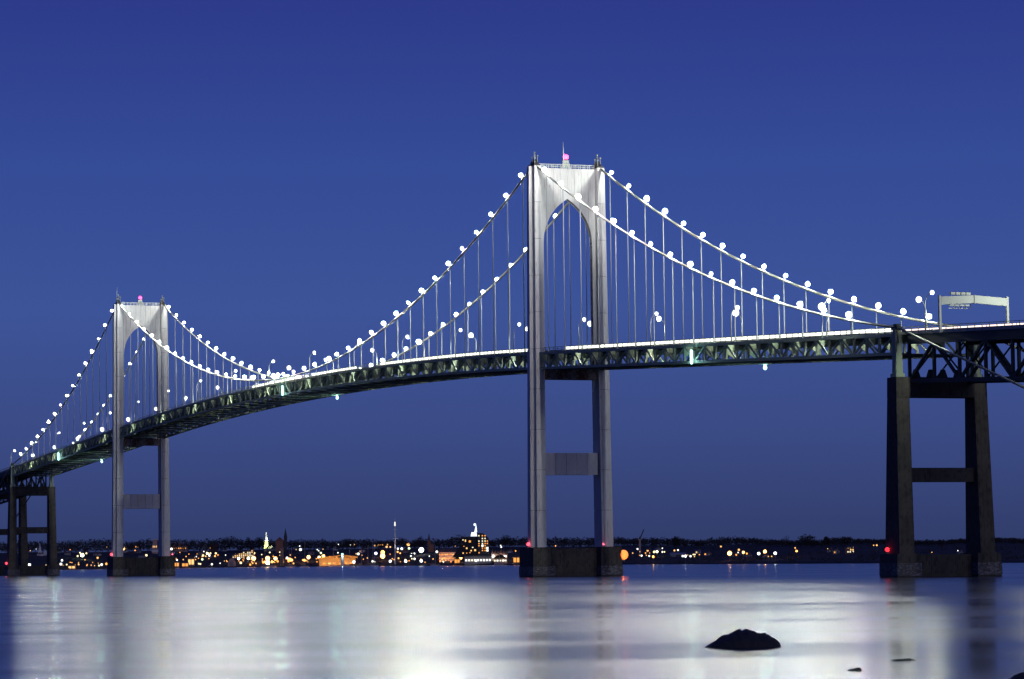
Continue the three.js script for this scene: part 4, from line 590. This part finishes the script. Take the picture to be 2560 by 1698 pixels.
// ---------------------------------------------------------------- rocks in the near water
const rockMat = std(RGB(0.03, 0.03, 0.033), { roughness: 0.85 });
function rock(pxL, pxR, pyWater, outline, depth, label, s) { // outline: heights along its length in metres
  const px = (pxL + pxR) / 2; const D = EYE / -ray(px, pyWater)[1], c = at(px, pyWater, D), m = D / PXM, W = (pxR - pxL) * m, nu = 72, nv = 40, pos = [], idx = [];
  for (let i = 0; i <= nu; i++) for (let j = 0; j <= nv; j++) {
    const u = i / nu, v = j / nv * 2 - 1, x = (u - 0.5) * W, round = Math.sqrt(Math.max(0, 1 - v * v)), half = depth * Math.sqrt(Math.max(0.02, 1 - (2 * u - 1) ** 2));
    const h = 0.87 * table(outline, u) * Math.max(0, round) ** 0.8, n = perlin.noise(x * 2.2 + s, v * 2.5, s) * 0.07 + perlin.noise(x * 6 + s, v * 7, s * 2) * 0.035 + perlin.noise(x * 14, v * 15, s) * 0.014;
    pos.push(x + n * 0.6, Math.abs(v) > 0.985 || u === 0 || u === 1 ? -0.25 : h * (1 + n * 0.5) + n * 0.7 * Math.min(1, h * 3) - 0.06, v * half + n);
  }
  for (let i = 0; i < nu; i++) for (let j = 0; j < nv; j++) { const a = i * (nv + 1) + j, b = a + nv + 1; idx.push(a, a + 1, b, b, a + 1, b + 1); }
  let g = new THREE.BufferGeometry(); g.setAttribute('position', new THREE.Float32BufferAttribute(pos, 3)); g.setIndex(idx); g = g.toNonIndexed(); g.computeVertexNormals(); g.setAttribute('uv', new THREE.Float32BufferAttribute(new Float32Array(g.attributes.position.count * 2), 2));
  const o = mesh('rock', metric(g), rockMat, scene); o.position.set(c.x, 0, c.z); tag(o, label, 'rock'); return o;
}
rock(1757, 1953, 1618, [[0, 0], [0.05, 0.14], [0.12, 0.32], [0.17, 0.46], [0.2, 0.6], [0.25, 0.72], [0.33, 0.8], [0.38, 0.92], [0.42, 1.04], [0.47, 1.13], [0.5, 1.02], [0.52, 1.03], [0.57, 1.12], [0.6, 1.02], [0.64, 0.96], [0.67, 0.95], [0.7, 0.86], [0.75, 0.86], [0.79, 0.9], [0.81, 0.8], [0.87, 0.68], [0.92, 0.56], [0.95, 0.42], [0.98, 0.18], [1, 0]], 1.35, 'large dark rock standing out of the bright near water', 3.3);
rock(2116, 2155, 1677, [[0, 0.03], [0.15, 0.1], [0.4, 0.17], [0.5, 0.16], [0.7, 0.22], [0.8, 0.22], [0.9, 0.18], [1, 0.02]], 0.35, 'small low dark rock at the bottom right of the large rock', 9.1);
rock(2224, 2298, 1652, [[0, 0.06], [0.15, 0.15], [0.3, 0.16], [0.45, 0.13], [0.6, 0.2], [0.75, 0.15], [1, 0.03]], 0.35, 'thin flat rock barely above water at lower right', 5.7);
rock(2520, 2612, 1703, [[0, 0.05], [0.2, 0.32], [0.45, 0.42], [0.7, 0.42], [0.9, 0.2], [1, 0.03]], 0.8, 'dark rock cut off by the bottom right corner', 7.7);
renderer.render(scene, camera);
